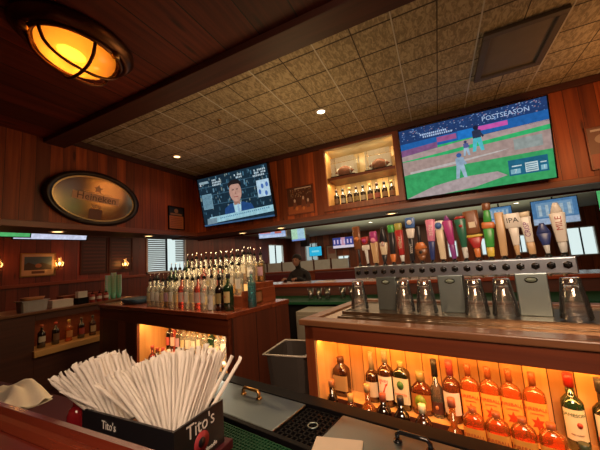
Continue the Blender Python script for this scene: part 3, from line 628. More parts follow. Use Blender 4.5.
# ---------------------------------------------------------------- lit display cabinet in the header
o = thing('display_cabinet', 'lit pine display cabinet set in the red board wall', 'cabinet', ((cx0 + cx1) / 2, YH, cz0))
wd = cx1 - cx0; ht = cz1 - cz0; dp = .38; hw = wd / 2
m = MB(); m.box(-hw, hw, dp - .02, dp, 0, ht, M_pinedisp); m.build('back_panel', o)
for s_ in (-1, 1):
    m = MB(); m.box(min(s_ * hw, s_ * (hw - .018)), max(s_ * hw, s_ * (hw - .018)), .0, dp - .02, 0, ht, M_pine1); m.build('side_panel', o)
m = MB(); m.box(-hw + .018, hw - .018, .0, dp - .02, ht - .018, ht, pmat('cabinet_top_paint', (.75, .66, .45), .6)); m.build('top_panel', o)
m = MB(); m.box(-hw + .018, hw - .018, -.0, dp - .02, 0, .018, M_red); m.build('bottom_panel', o)
m = MB(); m.box(-hw + .018, hw - .018, .005, dp - .02, .36, .395, M_red); m.build('shelf', o)
m = MB()
for q in ((-hw - .06, hw + .06, ht - .005, ht + .06), (-hw - .06, hw + .06, -.06, .008), (-hw - .06, -hw + .012, 0, ht), (hw - .012, hw + .06, 0, ht)): m.box(q[0], q[1], -.025, 0, q[2], q[3], M_redZ)
m.build('frame', o, .004)
CB = Vector(((cx0 + cx1) / 2, YH, cz0))
# football helmets in display cases
def helmet_case(u, label):
    o = thing('display_case', label, 'display case', CB + Vector((u, .17, .395)))
    m = MB(); m.box(-.17, .17, -.12, .12, 0, .025, M_black); m.build('plinth', o); m = MB(); m.box(-.155, .155, .10, .104, .03, .275, M_white); m.build('white_backing', o)
    m = MB(); m.box(-.16, .16, -.11, .11, .025, .28, glass('acrylic', (.98, .97, .94), .08, .9, .03)); m.build('acrylic_cover', o)
    h = thing('football_helmet' if False else 'leather_football', 'brown leather football inside the ' + label, 'football', o.location + Vector((0, 0, .026)))
    m = MB(); pr = [(max(.001, .078 * math.sin(PI * i / 14) ** 1.25), -.14 + .28 * i / 14) for i in range(15)]; m.lathe(pr, pmat('football_leather', (.30, .10, .05), .5), 24, T(0, 0, .078) @ RY(90)); m.build('leather_body', h)
    m = MB(); m.box(-.045, .045, -.006, .006, .155, .160, M_white)
    for k in range(6): m.box(-.04 + k * .015, -.035 + k * .015, -.018, .018, .157, .162, M_white)
    m.build('laces', h)
    for s_ in (-1, 1):
        m = MB(); m.lathe([(.049, -.004), (.052, .004)], M_white, 24, T(s_ * .088, 0, .078) @ RY(90)); m.build('stripe', h)
helmet_case(-.24, 'left clear case on the top cabinet shelf'); helmet_case(.23, 'right clear case on the top cabinet shelf')

# ================================================================ BOTTLES
G = {'clear': glass('clear_glass', (.95, .93, .84), .12, .5, .22), 'amber': glass('amber_liquor', (1, .30, .02), .1, .45, .20), 'whiskey': glass('whiskey_liquor', (.75, .22, .04)), 'dark': glass('dark_glass', (.07, .025, .01), .3), 'brown': glass('brown_glass', (.32, .09, .02), .2),
     'green': glass('green_glass', (.10, .30, .12), .2), 'olive': glass('olive_glass', (.10, .12, .03), .25), 'gold': glass('golden_liquor', (1, .78, .28), .12, .45, .2), 'blue': glass('blue_glass', (.35, .8, .85)), 'pink': glass('pink_liquor', (.95, .35, .30)), 'smoke': glass('smoke_glass', (.62, .55, .42))}
def bottle_parts(o, h=.29, r=.038, sh=.62, nr=.013, ex=2, sy=1, glassm='clear', liquid=None, level=.9, cap=(.02, .02, .02), caph=.035, lab=None, lab2=None, pour=False, txt=None, emblem=None):
    gm = G[glassm]; n = 24
    z1 = h * sh; z2 = z1 + r * .95; zt = h - caph * .6
    def sec(z, rr, e): return (0, 0, z, rr, rr * (sy + (1 - sy) * max(0, min(1, (z - z1) / (z2 - z1)))), e)
    rings = [sec(.0, r * .9, ex), sec(.005, r, ex), sec(z1 * .5, r, ex), sec(z1, r * .99, ex), sec(z1 + r * .3, r * .92, ex), sec(z1 + r * .6, r * .68, (ex + 2) / 2), sec(z1 + r * .8, nr * 1.5, 2), sec(z2, nr * 1.1, 2), sec(zt, nr, 2)]
    m = MB(); m.loft(rings, gm, n); m.build('glass_body', o)
    if liquid:
        lz = z1 * level; m = MB(); k = .88
        m.loft([(0, 0, .006, r * k, r * sy * k, ex), (0, 0, lz, r * k, r * sy * k, ex)], G[liquid], n); m.build('liquid', o)
    m = MB()
    if pour:
        m.lathe([(nr * 1.2, zt - .004), (nr * 1.2, zt + .012), (nr * .5, zt + .018), (.004, zt + .03)], M_black, 12); m.tube([(0, 0, zt + .02), (0, 0, zt + .045), (.010, 0, zt + .065)], .0035, M_chrome, 8); m.build('pourer', o)
    else: m.lathe([(nr * 1.25, zt - caph * .4), (nr * 1.28, h), (nr * 1.1, h + .001)], pmat('cap_%.2f_%.2f_%.2f' % cap, cap, .35), 16); m.build('cap', o)
    def lmat(c): return pmat('paper_%.2f_%.2f_%.2f' % c, c, .5)
    def patch(z0_, z1_, c, da=1.05, grow=.0008):
        m = MB(); q = 14; v = []; f = []
        for z in (z0_, z1_):
            for k in range(q + 1):
                a = -PI / 2 + (-1 + 2 * k / q) * da; cc, dd = math.cos(a), math.sin(a); ee = (abs(cc) ** ex + abs(dd) ** ex) ** (-1 / ex)
                v.append(((r + grow) * cc * ee, (r * sy + grow) * dd * ee, z))
        f = [(k, k + 1, q + 1 + k + 1, q + 1 + k) for k in range(q)]; m.add(v, f, lmat(c), True); return m
    if lab:
        m = patch(lab[0] * h, lab[1] * h, lab[2])
        if emblem and len(emblem) > 4: m.add([(emblem[3] + emblem[1] * (1, .5)[q % 2] * math.sin(PI * q / 6), -r * sy - .0014, emblem[2] * h + emblem[1] * 1.25 * (1, .5)[q % 2] * math.cos(PI * q / 6)) for q in range(12)], [tuple(range(12))], pmat('emblem_star', emblem[0], .5))
        elif emblem: m.lathe([(emblem[1], 0), (emblem[1], .0006)], pmat('emblem_%.2f_%.2f_%.2f' % emblem[0], emblem[0], .5), 16, T(emblem[3] if len(emblem) > 3 else 0, -r * sy - .0012, emblem[2] * h) @ RX(90) @ Matrix.Diagonal((.8, 1, 1, 1)))
        if txt:
            for (s, size, c, zz) in txt: m.text(s, size, lmat(c), T(0, -r * sy - .0016, zz * h), wrap=(r * 1.02 if ex <= 2 and sy == 1 else None))
        m.build('label', o)
    if lab2: patch(lab2[0] * h, lab2[1] * h, lab2[2], grow=.0016).build('lower_label', o)
    return o
def bottle(name, label, loc, rz, group=None, **k): return bottle_parts(thing(name, label, 'bottle', loc, rz, group), **k)

# ---- nine dark bottles in the display cabinet
b0 = None
for i in range(9):
    ordn = ['leftmost', 'second', 'third', 'fourth', 'middle', 'sixth', 'seventh', 'eighth', 'rightmost'][i]
    x = -.365 + i * .091; cc = [(.30, .16, .08), (.55, .5, .42), (.40, .30, .2), (.42, .30, .1), (.55, .45, .32), (.45, .16, .08), (.5, .12, .08), (.42, .24, .12), (.36, .16, .08)][i]
    bottle('beer_bottle', ordn + (' bottle' if i in (0, 4, 8) else ' bottle from left') + ' in the row of dark bottles inside the lit cabinet', CB + Vector((x, .10, .018)), 0, 'dark bottles in the cabinet', h=.225, r=.037, sh=.58, nr=.014, glassm='dark', lab=(.12, .40, tuple(c * .6 for c in cc)), cap=[(.05, .02, .02), (.03, .03, .03), (.4, .3, .1)][i % 3])

# ================================================================ RIGHT ISLAND (beer taps)
V0 = 1.41
def isl(name, label, cat, group=None): return thing(name, label, cat, (0, 0, 0), -TH, group)
UL, UR = -1.05, 1.25
M_fas = wood('dark_red_fascia', (.085, .016, .006), (.14, .030, .010), None, along='X', knots=False, coat=.1)
o = isl('tap_counter', 'wooden beer tap counter with a glowing liquor niche in its front', 'counter')
NL, NR, NB, NT, ND = -.99, 1.05, .605, .955, 1.66
m = MB()
m.box(UL, UR, V0 + .01, V0 + .035, NT, 1.035, M_fas); m.build('front_fascia', o, .003)
m = MB(); m.box(UL, NL, V0 + .01, 2.12, .06, 1.035, M_redZ); m.build('left_side', o, .003)
m = MB(); m.box(NR, UR, V0 + .01, 2.12, .06, 1.035, M_redZ); m.build('right_side', o, .003)
m = MB(); m.box(NL, NR, ND, ND + .02, .30, 1.03, M_pine); m.build('niche_back', o)
m = MB(); m.box(NL, NL + .012, V0 + .015, ND, .40, NT + .04, M_pine1); m.build('niche_cheek', o)
m = MB(); m.box(NR - .012, NR, V0 + .015, ND, .40, NT + .04, M_pine1); m.build('niche_cheek', o)
m = MB(); m.box(NL + .012, NR - .012, V0 + .04, ND, NT + .012, NT + .03, M_pine1); m.build('niche_ceiling', o)
m = MB(); m.box(NL + .012, NR - .012, V0 + .125, ND, NB - .03, NB, M_pine1); m.build('niche_shelf', o)
m = MB(); m.box(NL + .012, NR - .012, V0 + .12, V0 + .125, .46, NB, M_dark); m.build('shelf_riser', o)
m = MB(); m.box(NL + .012, NR - .012, V0 + .0, V0 + .12, .44, .46, M_steel); m.box(NL, NR, V0 - .02, V0 - .0, .40, .645, M_rubber); m.build('speed_rail', o, .003)
m = MB(); m.box(NL, NR, V0 + .01, V0 + .03, .06, .40, M_dark); m.box(NL, NR, 2.10, 2.12, .06, 1.03, M_red); m.build('lower_panel', o)
m = MB(); m.box(UL - .03, UR + .02, V0 - .005, V0 + .09, 1.035, 1.07, M_cap); m.box(UL - .03, UL + .05, V0 + .09, 2.22, 1.035, 1.07, M_cap); m.box(UL - .03, UR + .02, 2.15, 2.22, 1.035, 1.075, M_cap); m.build('counter_edge', o, .006)
m = MB(); m.box(UL + .05, UR + .02, V0 + .09, 2.15, 1.03, 1.06, pmat('copper_drip_top', (.42, .25, .13), .26, 1)); m.build('metal_worktop', o)
# drip tray with slots
m = MB(); dr = pmat('tray_steel', (.38, .30, .22), .3, 1)
m.box(-.92, UR, 1.66, 1.67, 1.06, 1.078, dr); m.box(-.92, UR, 2.03, 2.04, 1.06, 1.078, dr); m.box(-.92, -.91, 1.66, 2.04, 1.06, 1.078, dr)
for k in range(16): m.box(-.91, UR, 1.675 + k * .022, 1.687 + k * .022, 1.066, 1.072, dr)
m.build('drip_tray', o)
m = MB(); m.box(-.9, UR, 1.56, 1.572, 1.06, 1.068, dr); m.box(-.9, UR, 1.61, 1.618, 1.06, 1.066, dr); m.build('tray_lip', o)

# tap tower
t = isl('beer_tap_tower', 'long steel beer tap tower on three flat legs', 'tap tower')
m = MB(); m.box(-.875, .235, 1.80, 1.88, 1.268, 1.346, M_steel2); m.build('tap_box', t, .006)
for (a, b) in ((-.725, -.60), (-.36, -.235), (-.005, .12)):
    m = MB(); m.box(a, b, 1.79, 1.88, 1.072, 1.275, M_steel); pp = m.build('leg', t, .004)
    m = MB(); m.lathe([(.026, 0), (.026, .004)], M_blackg, 24, T((a + b) / 2, 1.789, 1.245) @ RX(90) @ Matrix.Diagonal((1, .55, 1, 1))); m.lathe([(.021, 0), (.021, .0052)], pmat('badge_grey', (.2, .25, .2), .4), 24, T((a + b) / 2, 1.789, 1.245) @ RX(90) @ Matrix.Diagonal((1, .5, 1, 1))); m.build('oval_badge', pp)
# tap handles: (top z, label, sections, text) ; sections (z0, z1, w0, w1, depth, colour, shape exponent)
def C(n, c, r=.35): return pmat('tap_' + n, c, r)
cW = C('white', (.80, .76, .70)); cR = C('red', (.42, .03, .03)); cBk = C('black', (.02, .02, .025)); cBr = C('brown', (.22, .08, .03)); cOr = C('orange', (.62, .19, .05)); cTan = C('tan', (.58, .38, .20)); cBl = C('navy', (.03, .05, .20)); cBb = C('blue', (.06, .16, .45))
cG = C('green', (.06, .38, .07)); cDg = C('bottle_green', (.03, .16, .10)); cPk = C('pink', (.75, .25, .42)); cPu = C('purple', (.26, .06, .30)); cMg = C('magenta', (.45, .05, .25)); cY = C('yellow', (.70, .52, .08)); cCr = C('cream', (.72, .62, .45)); cGy = C('silver', (.6, .62, .62))
taps = [
 ('brown plaque tap handle with an orange oval, leftmost of the taps', [(.0, .10, .006, .006, .012, cBk, 2), (.10, .26, .022, .022, .02, cBr, 6)], [('disc', .17, .016, cOr)], None),
 ('red oval tap handle above a small white card', [(.0, .09, .006, .010, .02, cGy, 2), (.09, .125, .022, .022, .016, cW, 6), (.13, .18, .016, .026, .018, cR, 3)], [('disc', .155, .014, cMg)], None),
 ('tan tap handle with a hot-pink round head', [(.0, .14, .014, .020, .026, cTan, 4), (.14, .21, .022, .020, .026, cMg, 3)], [('disc', .15, .018, cPk)], None),
 ('white oval tap handle with dark ornate edges', [(.0, .05, .008, .016, .02, cBk, 2), (.05, .13, .016, .023, .024, cCr, 2.5), (.13, .23, .023, .008, .024, cBk, 2.5)], [('disc', .12, .015, cW)], ('v', 'ALE', .022, .12, cR)),
 ('slim black tap handle with green top and amber foot', [(.0, .05, .010, .016, .02, cOr, 3), (.05, .19, .013, .015, .022, cBk, 4), (.19, .24, .018, .018, .02, cG, 2)], [], None),
 ('red tap handle with yellow-green round top and lettering', [(.0, .04, .008, .012, .02, cGy, 2), (.04, .20, .013, .021, .026, cR, 4), (.20, .245, .020, .020, .022, C('olive', (.42, .40, .08)), 2)], [], ('v', 'AMBER', .026, .12, cCr)),
 ('black and white tap handle under a round blue badge', [(.0, .14, .011, .013, .024, cBk, 4), (.14, .20, .015, .022, .024, cW, 3), (.205, .27, .024, .024, .014, cBb, 2)], [('disc', .238, .015, cW)], ('v', 'LAGER', .020, .075, cW)),
 ('guitar-shaped brown tap handle with a dark neck', [(.0, .03, .010, .020, .02, cBr, 2), (.03, .07, .026, .030, .024, cBr, 2), (.07, .11, .030, .018, .024, cOr, 2), (.11, .21, .007, .009, .014, cBk, 3)], [('disc', .05, .010, cBk)], None),
 ('pink-topped tap handle with dark blue lower half', [(.0, .11, .009, .015, .022, cBl, 4), (.11, .24, .016, .022, .026, cPk, 3)], [], ('v', 'ROSE', .028, .175, cW)),
 ('cream tap handle with a round blue shield', [(.0, .17, .013, .017, .026, cCr, 4), (.17, .225, .024, .024, .018, cW, 2)], [('disc', .197, .019, cBb)], None),
 ('tapered magenta and purple tap handle', [(.0, .08, .010, .013, .022, cPu, 3), (.08, .22, .013, .022, .022, cMg, 3), (.22, .25, .012, .005, .012, cPu, 3)], [], None),
 ('fluted bottle-green tap handle with a red dot', [(.0, .06, .010, .012, .022, cGy, 2), (.06, .22, .012, .024, .026, cDg, 2), (.22, .235, .024, .018, .02, cR, 2)], [('disc', .18, .009, cR)], None),
 ('brown and cream plaque tap handle over a red wedge', [(.0, .05, .010, .013, .02, cOr, 3), (.05, .11, .014, .030, .024, cR, 4), (.11, .125, .032, .032, .024, cY, 5), (.13, .26, .027, .030, .022, cBr, 7)], [('sq', .18, .016, cCr)], None),
 ('bright green tap handle with orange band and round brown top', [(.0, .05, .013, .015, .022, cY, 3), (.05, .15, .016, .020, .026, cG, 3), (.15, .185, .024, .024, .024, cOr, 6), (.185, .25, .016, .012, .022, cG, 3), (.25, .29, .016, .016, .018, cBr, 2)], [], None),
 ('plain tan wooden stave tap handle', [(.0, .23, .013, .017, .018, cTan, 5)], [], None),
 ('white flared tap handle lettered IPA', [(.0, .05, .008, .012, .02, cTan, 2), (.05, .14, .013, .020, .024, cW, 4), (.14, .215, .030, .032, .024, cW, 6)], [], ('h', 'IPA', .036, .178, cBk)),
 ('white tapered tap handle with mauve lettering beside the flared one', [(.0, .06, .013, .016, .022, cTan, 5), (.06, .19, .015, .023, .024, cW, 4), (.19, .215, .022, .024, .024, cCr, 4)], [], ('v', 'CRISP', .030, .125, cPu)),
 ('navy blue paddle tap handle', [(.0, .04, .008, .012, .02, cGy, 2), (.04, .10, .014, .026, .016, cBl, 2), (.10, .15, .026, .010, .016, cBl, 2)], [], None),
 ('tall white tap handle with red letters, rightmost of the taps', [(.0, .05, .012, .016, .024, cGy, 3), (.05, .19, .018, .028, .032, cW, 3), (.19, .24, .022, .010, .026, cW, 2.5)], [], ('v', 'MILE', .034, .14, cR)),
]
for i, (lb, secs, decs, tx) in enumerate(taps):
    u = -.845 + i * (1.045 / 18); o = thing('beer_tap', lb, 'beer tap', W(u, 1.80, 1.31), -TH)
    m = MB(); m.lathe([(.018, -.002), (.018, .006), (.012, .012), (.009, .020), (.006, .022)], pmat('shank_nut', (.05, .045, .045), .3, 1), 6, RX(90), smooth=False)
    m.tube([(0, .010, 0), (0, .115, .0)], .009, M_chrome, 12); m.tube([(0, .110, .010), (0, .120, -.01), (0, .133, -.045), (0, .135, -.062)], [.010, .013, .009, .008], M_steel2, 12); m.build('faucet', o)
    m = MB(); m.lathe([(.015, .0362), (.015, .044), (.008, .05), (.006, .060)], M_blackg, 14, T(0, .04, 0)); m.build('collar', o)
    WF = 1.24 if i < 15 else 1.08; lean = RX(random.uniform(-4, 4)) @ RY(random.uniform(-3.5, 3.5)); B_ = T(0, .04, .055) @ lean
    m = MB(); dmax = 0
    for (z0, z1, w0, w1, d, mt, ex) in secs:
        m.loft([(0, 0, z0, w0 * .98, d * .42, ex), (0, 0, z0 + .004, w0 * WF, d * .5, ex), (0, 0, z1 - .004, w1 * WF, d * .5, ex), (0, 0, z1, w1 * .98, d * .42, ex)], mt, 20, B_); dmax = max(dmax, d * .5)
    for dct in decs:
        if dct[0] == 'disc': m.lathe([(dct[2], 0), (dct[2], .003)], dct[3], 20, B_ @ T(0, -dmax + .001, dct[1]) @ RX(90))
        else: m.box(-dct[2], dct[2], -dmax - .002, -dmax + .003, dct[1] - dct[2], dct[1] + dct[2], dct[3], B_)
    m.build('handle', o)
    if tx:
        m = MB(); m.text(tx[1], tx[2], tx[4], B_ @ T(0, -dmax - .0015, tx[3]) @ (RY(90 if i < 15 else -90) if tx[0] == 'v' else RY(0))); m.build('lettering', o)

# upturned beer glasses on the drip tray
Gg = glass('beer_glass_clear', (.98, .97, .95), .45, .85, .03)
gl = [(-.86, 1.93), (-.515, 1.88), (-.425, 1.90), (-.195, 1.91), (-.09, 1.90), (.175, 1.90)]
gl = [(-.84, 1.90), (-.54, 1.87), (-.42, 1.87), (-.18, 1.87), (-.06, 1.87), (.19, 1.87)]
gnames = ['upturned clear beer glass left of the first steel tower leg', 'upturned clear beer glass just right of the first steel tower leg', 'upturned clear beer glass just left of the middle tower leg', 'upturned clear beer glass just right of the middle tower leg', 'upturned clear beer glass just left of the third tower leg', 'upturned clear beer glass right of the third tower leg']
g0 = None
for (u, v), lb in zip(gl, gnames):
    if g0 is None:
        g0 = thing('beer_glass', lb, 'glass', W(u, v - .14, 1.0785), 0, 'upturned beer glasses under the taps')
        m = MB(); m.lathe([(.056, 0), (.057, .004), (.050, .07), (.038, .15), (.036, .175), (.032, .180), (.0005, .180)], Gg, 28, caps=False); m.build('glass_wall', g0)
        m = MB(); m.lathe([(.0005, .145), (.030, .147), (.034, .142), (.046, .07), (.053, .003)], Gg, 28, caps=False); m.build('inner_wall', g0)
    else: dup(g0, W(u, v - .14, 1.0785), 0, lb)

# ---- liquor in the right niche, rear row on the shelf
def NB_(u, v, z=NB): return W(u, v, z + .0005)
RV = 1.60; bz = -TH
bottle('liquor_bottle', 'squat brown square-shouldered bottle with small tan label at niche left end', NB_(-.922, RV - .012), bz, h=.215, r=.048, sh=.62, nr=.017, ex=5, sy=.75, glassm='brown', liquid='dark', lab=(.16, .55, (.42, .26, .10)), cap=(.10, .04, .02), caph=.03)
bottle('liquor_bottle', 'dark bottle with gold neck and cream label left of the tall 7 bottle', NB_(-.733, RV + .01), bz, h=.26, r=.040, sh=.50, nr=.012, glassm='brown', liquid='dark', lab=(.12, .42, (.66, .55, .40)), cap=(.40, .30, .14), caph=.10)
bottle('liquor_bottle', 'tall dark bottle with a big red 7 on its white label', NB_(-.648, RV), bz, h=.280, r=.043, sh=.60, nr=.013, glassm='brown', liquid='dark', lab=(.14, .56, (.85, .78, .66)), cap=(.42, .34, .20), caph=.06, txt=[('7', .095, (.75, .06, .02), .32), ('SEVEN', .018, (.75, .06, .02), .48)])
bottle('liquor_bottle', 'square dark green herbal liqueur bottle with stag label and orange band', NB_(-.562, RV), bz, h=.235, r=.040, sh=.72, nr=.013, ex=6, sy=.8, glassm='olive', liquid='dark', lab=(.14, .68, (.72, .66, .45)), cap=(.55, .38, .12), caph=.03, emblem=((.08, .22, .05), .022, .53), txt=[('MEISTER', .017, (.75, .12, .02), .33)])
bottle('liquor_bottle', 'wide whisky bottle with green oval label and gold cap', NB_(-.466, RV), bz, h=.20, r=.050, sh=.52, nr=.016, ex=3, sy=.7, glassm='whiskey', liquid='whiskey', lab=(.0 + .15, .50, (.40, .15, .03)), cap=(.42, .28, .08), caph=.045, emblem=((.22, .32, .02), .034, .32))
bottle('liquor_bottle', 'slim tall smoky bottle with a long black cap', NB_(-.392, RV), bz, h=.27, r=.028, sh=.48, nr=.012, glassm='smoke', liquid='olive', level=.6, lab=(.08, .28, (.10, .03, .02)), cap=(.02, .02, .02), caph=.08, emblem=((.7, .25, .08), .010, .19))
bottle('liquor_bottle', 'bourbon bottle with pink cap and cream label beside the orange bottles', NB_(-.322, RV), bz, h=.275, r=.040, sh=.58, nr=.013, glassm='whiskey', liquid='whiskey', lab=(.14, .50, (.85, .72, .60)), cap=(.40, .06, .05), caph=.07, txt=[('RED', .018, (.6, .1, .08), .40), ('STAG', .014, (.35, .1, .08), .30)])
fb = None; pos = ['first', 'second', 'third', 'fourth']
for k, u in enumerate((-.243, -.163, -.085, -.003)):
    lb = pos[k] + ' from left of the tall orange cinnamon whisky bottles on the shelf'
    if fb is None: fb = bottle('cinnamon_whisky_bottle', lb, NB_(u, RV), bz, 'tall orange whisky bottles', h=.268, r=.0385, sh=.66, nr=.0105, ex=3.2, sy=.65, glassm='amber', lab=(.12, .58, (1, .40, .06)), cap=(.36, .10, .03), caph=.05, txt=[('FIREBALL', .0185, (.55, .05, .02), .49), ('CINNAMON', .008, (.55, .05, .02), .42)], emblem=((.62, .06, .01), .024, .28, 0, 1))
    else: dup(fb, NB_(u, RV), bz, lb)
bottle('liquor_bottle', 'green Irish whiskey bottle with cream label and red cap', NB_(.114, RV), bz, h=.285, r=.036, sh=.60, nr=.013, glassm='green', liquid='olive', lab=(.16, .56, (.82, .72, .48)), cap=(.42, .02, .015), caph=.05, txt=[('JAMESON', .017, (.08, .15, .05), .49), ('IRISH WHISKEY', .006, (.3, .1, .05), .24)], emblem=((.50, .06, .03), .011, .37, .010))
bottle('liquor_bottle', 'dark bottle with pale label at the right end of the niche shelf', NB_(.205, RV), bz, h=.28, r=.036, sh=.56, nr=.013, glassm='olive', liquid='dark', lab=(.16, .55, (.78, .70, .50)), cap=(.05, .05, .05), caph=.05, lab2=(.20, .26, (.5, .1, .05)))
bottle('liquor_bottle', 'amber bottle beyond the right end of the picture on the shelf', NB_(.36, RV), bz, h=.27, r=.038, sh=.58, nr=.013, glassm='whiskey', liquid='whiskey', lab=(.16, .5, (.7, .6, .4)), cap=(.1, .05, .03))
# front row standing in the speed rail
FV = 1.47; FZ = .4605
def FB(u): return W(u, FV, FZ)
front = [(-.925, 'small dark bottle with copper label in front of the squat brown one', dict(h=.27, r=.030, glassm='dark', lab=(.35, .62, (.45, .16, .05)), cap=(.5, .2, .08))),
 (-.81, 'low amber bottle with a short gold cap in the speed rail', dict(h=.215, r=.034, sh=.66, glassm='whiskey', lab=(.3, .6, (.6, .35, .1)), cap=(.75, .45, .15))),
 (-.708, 'orange-brown brandy bottle before the cream-labelled one', dict(h=.285, r=.040, sh=.55, glassm='amber', liquid='whiskey', lab=(.2, .45, (.5, .12, .04)), cap=(.7, .4, .15))),
 (-.625, 'dark bottle with white shoulder glint in front of the 7 bottle', dict(h=.255, r=.037, sh=.66, glassm='dark', lab=(.2, .5, (.7, .6, .45)), cap=(.35, .08, .04))),
 (-.535, 'dark bottle in the speed rail before the square green one', dict(h=.26, r=.037, sh=.64, glassm='dark', lab=(.2, .5, (.6, .5, .35)), cap=(.04, .03, .03))),
 (-.435, 'dark bottle with a clear glass stopper in the speed rail', dict(h=.245, r=.038, sh=.66, glassm='brown', lab=(.2, .5, (.5, .4, .3)), cap=(.85, .75, .5))),
 (-.305, 'small bottle of orange liqueur with white label before the pink-capped one', dict(h=.30, r=.033, sh=.50, glassm='amber', liquid='amber', lab=(.30, .50, (.85, .75, .6)), lab2=(.42, .49, (.8, .2, .05)), cap=(.45, .12, .06)))]
for u, lb, k in front: bottle('liquor_bottle', lb, FB(u), bz, **k)
fb2 = None
for k, u in enumerate((-.224, -.140, -.055, .032)):
    lb = pos[k] + ' from left of the orange cinnamon whisky bottles in the front rail'
    if fb2 is None: fb2 = bottle('cinnamon_whisky_bottle', lb, FB(u), bz, 'front orange whisky bottles', h=.28, r=.0415, sh=.80, nr=.012, ex=3.2, sy=.7, glassm='amber', lab=(.20, .74, (1, .40, .06)), cap=(.40, .10, .03), caph=.028, txt=[('FIREBALL', .0185, (.55, .05, .02), .64)])
    else: dup(fb2, FB(u), bz, lb)
bottle('liquor_bottle', 'green-black bottle in the front rail before the Irish whiskey', FB(.118), bz, h=.235, r=.037, sh=.74, glassm='olive', liquid='dark', lab=(.2, .5, (.8, .7, .5)), cap=(.05, .07, .04))
bottle('liquor_bottle', 'pale-shouldered bottle with red cap at the right end of the rail', FB(.205), bz, h=.30, r=.036, sh=.56, glassm='smoke', liquid='olive', lab=(.2, .5, (.8, .7, .5)), cap=(.65, .05, .05), caph=.05)

# ================================================================ LEFT ISLAND (bottle stand)
o = isl('back_bar_counter', 'red wooden back bar counter with a lit niche of bottles', 'counter')
A0, A1 = -4.1, -1.72; L0, L1, LB, LT = -3.15, -1.765, .40, .905
m = MB(); m.box(A0, A1, V0 - .02, 2.12, 1.03, 1.07, wood('back_bar_top', (.13, .026, .010), (.22, .048, .018), None, along='X', rough=.25, coat=.6)); m.build('counter_top', o, .006)
m = MB(); m.box(A0, A1 - .01, V0, V0 + .025, LT, 1.03, M_fas); m.box(A0, L0, V0, V0 + .025, .06, LT, M_leftbody); m.box(L1, A1 - .01, V0, V0 + .025, .06, LT, M_fas); m.box(L0, L1, V0, V0 + .025, .06, LB, M_leftbody); m.build('front_panel', o, .002)
m = MB(); m.box(A1 - .025, A1, V0 + .025, 2.10, .06, 1.03, wood('back_bar_side', (.060, .013, .005), (.105, .022, .008), 'Y', .24, 'Z', coat=0, rough=.55)); m.build('side_panel', o)
m = MB(); m.box(A0, A1 - .025, 2.08, 2.10, .06, 1.03, M_red); m.box(A0, A0 + .02, V0 + .025, 2.08, .06, 1.03, M_red); m.build('rear_panel', o)
m = MB(); m.box(L0, L1, 1.74, 1.76, LB - .02, LT + .06, M_pine); m.build('niche_back', o)
for a in ((L0 - .012, L0), (L1, L1 + .012)):
    m = MB(); m.box(a[0], a[1], V0 + .026, 1.74, LB - .02, LT + .06, M_pine1); m.build('niche_cheek', o)
m = MB(); m.box(L0, L1, V0 + .026, 1.74, LT + .03, LT + .045, M_pine1); m.build('niche_ceiling', o)
m = MB(); m.box(L0, L1, V0 + .026, 1.74, LB - .02, LB, M_pine1); m.build('niche_floor', o)
m = MB(); m.box(L0 + .001, L1 - .001, 1.585, 1.739, LB, .60, M_pine1); m.build('niche_step', o)
kinds = [dict(h=.28, r=.036, glassm='clear', liquid='clear', lab=(.2, .5, (.75, .72, .65)), cap=(.8, .8, .8)), dict(h=.27, r=.034, glassm='clear', liquid='gold', lab=(.2, .48, (.6, .5, .3)), cap=(.6, .5, .2)), dict(h=.285, r=.036, glassm='green', lab=(.2, .45, (.7, .65, .4)), cap=(.1, .3, .1)),
    dict(h=.28, r=.037, glassm='pink', lab=(.2, .5, (.7, .5, .45)), cap=(.6, .1, .08)), dict(h=.275, r=.035, glassm='smoke', liquid='gold', lab=(.2, .5, (.5, .3, .4)), cap=(.8, .75, .7)), dict(h=.29, r=.033, glassm='clear', liquid='gold', lab=(.3, .55, (.8, .75, .6)), cap=(.02, .02, .02)), dict(h=.27, r=.036, glassm='dark', lab=(.2, .5, (.55, .1, .08)), cap=(.5, .1, .05))]
kn = ['clear bottle with white label', 'clear bottle of golden spirit', 'green glass bottle', 'rose-tinted bottle with pale label', 'smoky bottle with mauve label', 'slim golden bottle with black cap', 'dark bottle with red label']
seq = [6, 3, 4, 1, 0, 0, 5, 1, 2, 1, 5, 6, 0, 0]
protos = {}
def row(us, v, z, seq, where, group, pour=False, name='spirit_bottle'):
    cnt = {}
    tot = {k: seq[:len(us)].count(k) for k in set(seq[:len(us)])}
    for u, k in zip(us, seq):
        cnt[k] = cnt.get(k, 0) + 1
        lb = (('%s %s ' % (['first', 'second', 'third', 'fourth', 'fifth', 'sixth', 'seventh'][cnt[k] - 1], 'from left,')) if tot[k] > 1 else '') + kn[k] + ' ' + where
        key = (k, pour)
        if key not in protos: protos[key] = bottle(name, lb, W(u, v, z), bz + random.uniform(-.2, .2), group, pour=pour, **kinds[k])
        else: dup(protos[key], W(u, v, z), bz + random.uniform(-.2, .2), lb, group)
row([-2.98 + i * .088 for i in range(14)], 1.66, .6005, seq, 'on the step of the left niche', 'bottles on the left niche step')
row([-3.02 + i * .1 for i in range(12)], 1.50, LB + .0005, [3, 6, 3, 4, 6, 0, 1, 5, 0, 2, 1, 4], 'on the floor of the left niche', 'bottles on the left niche floor')

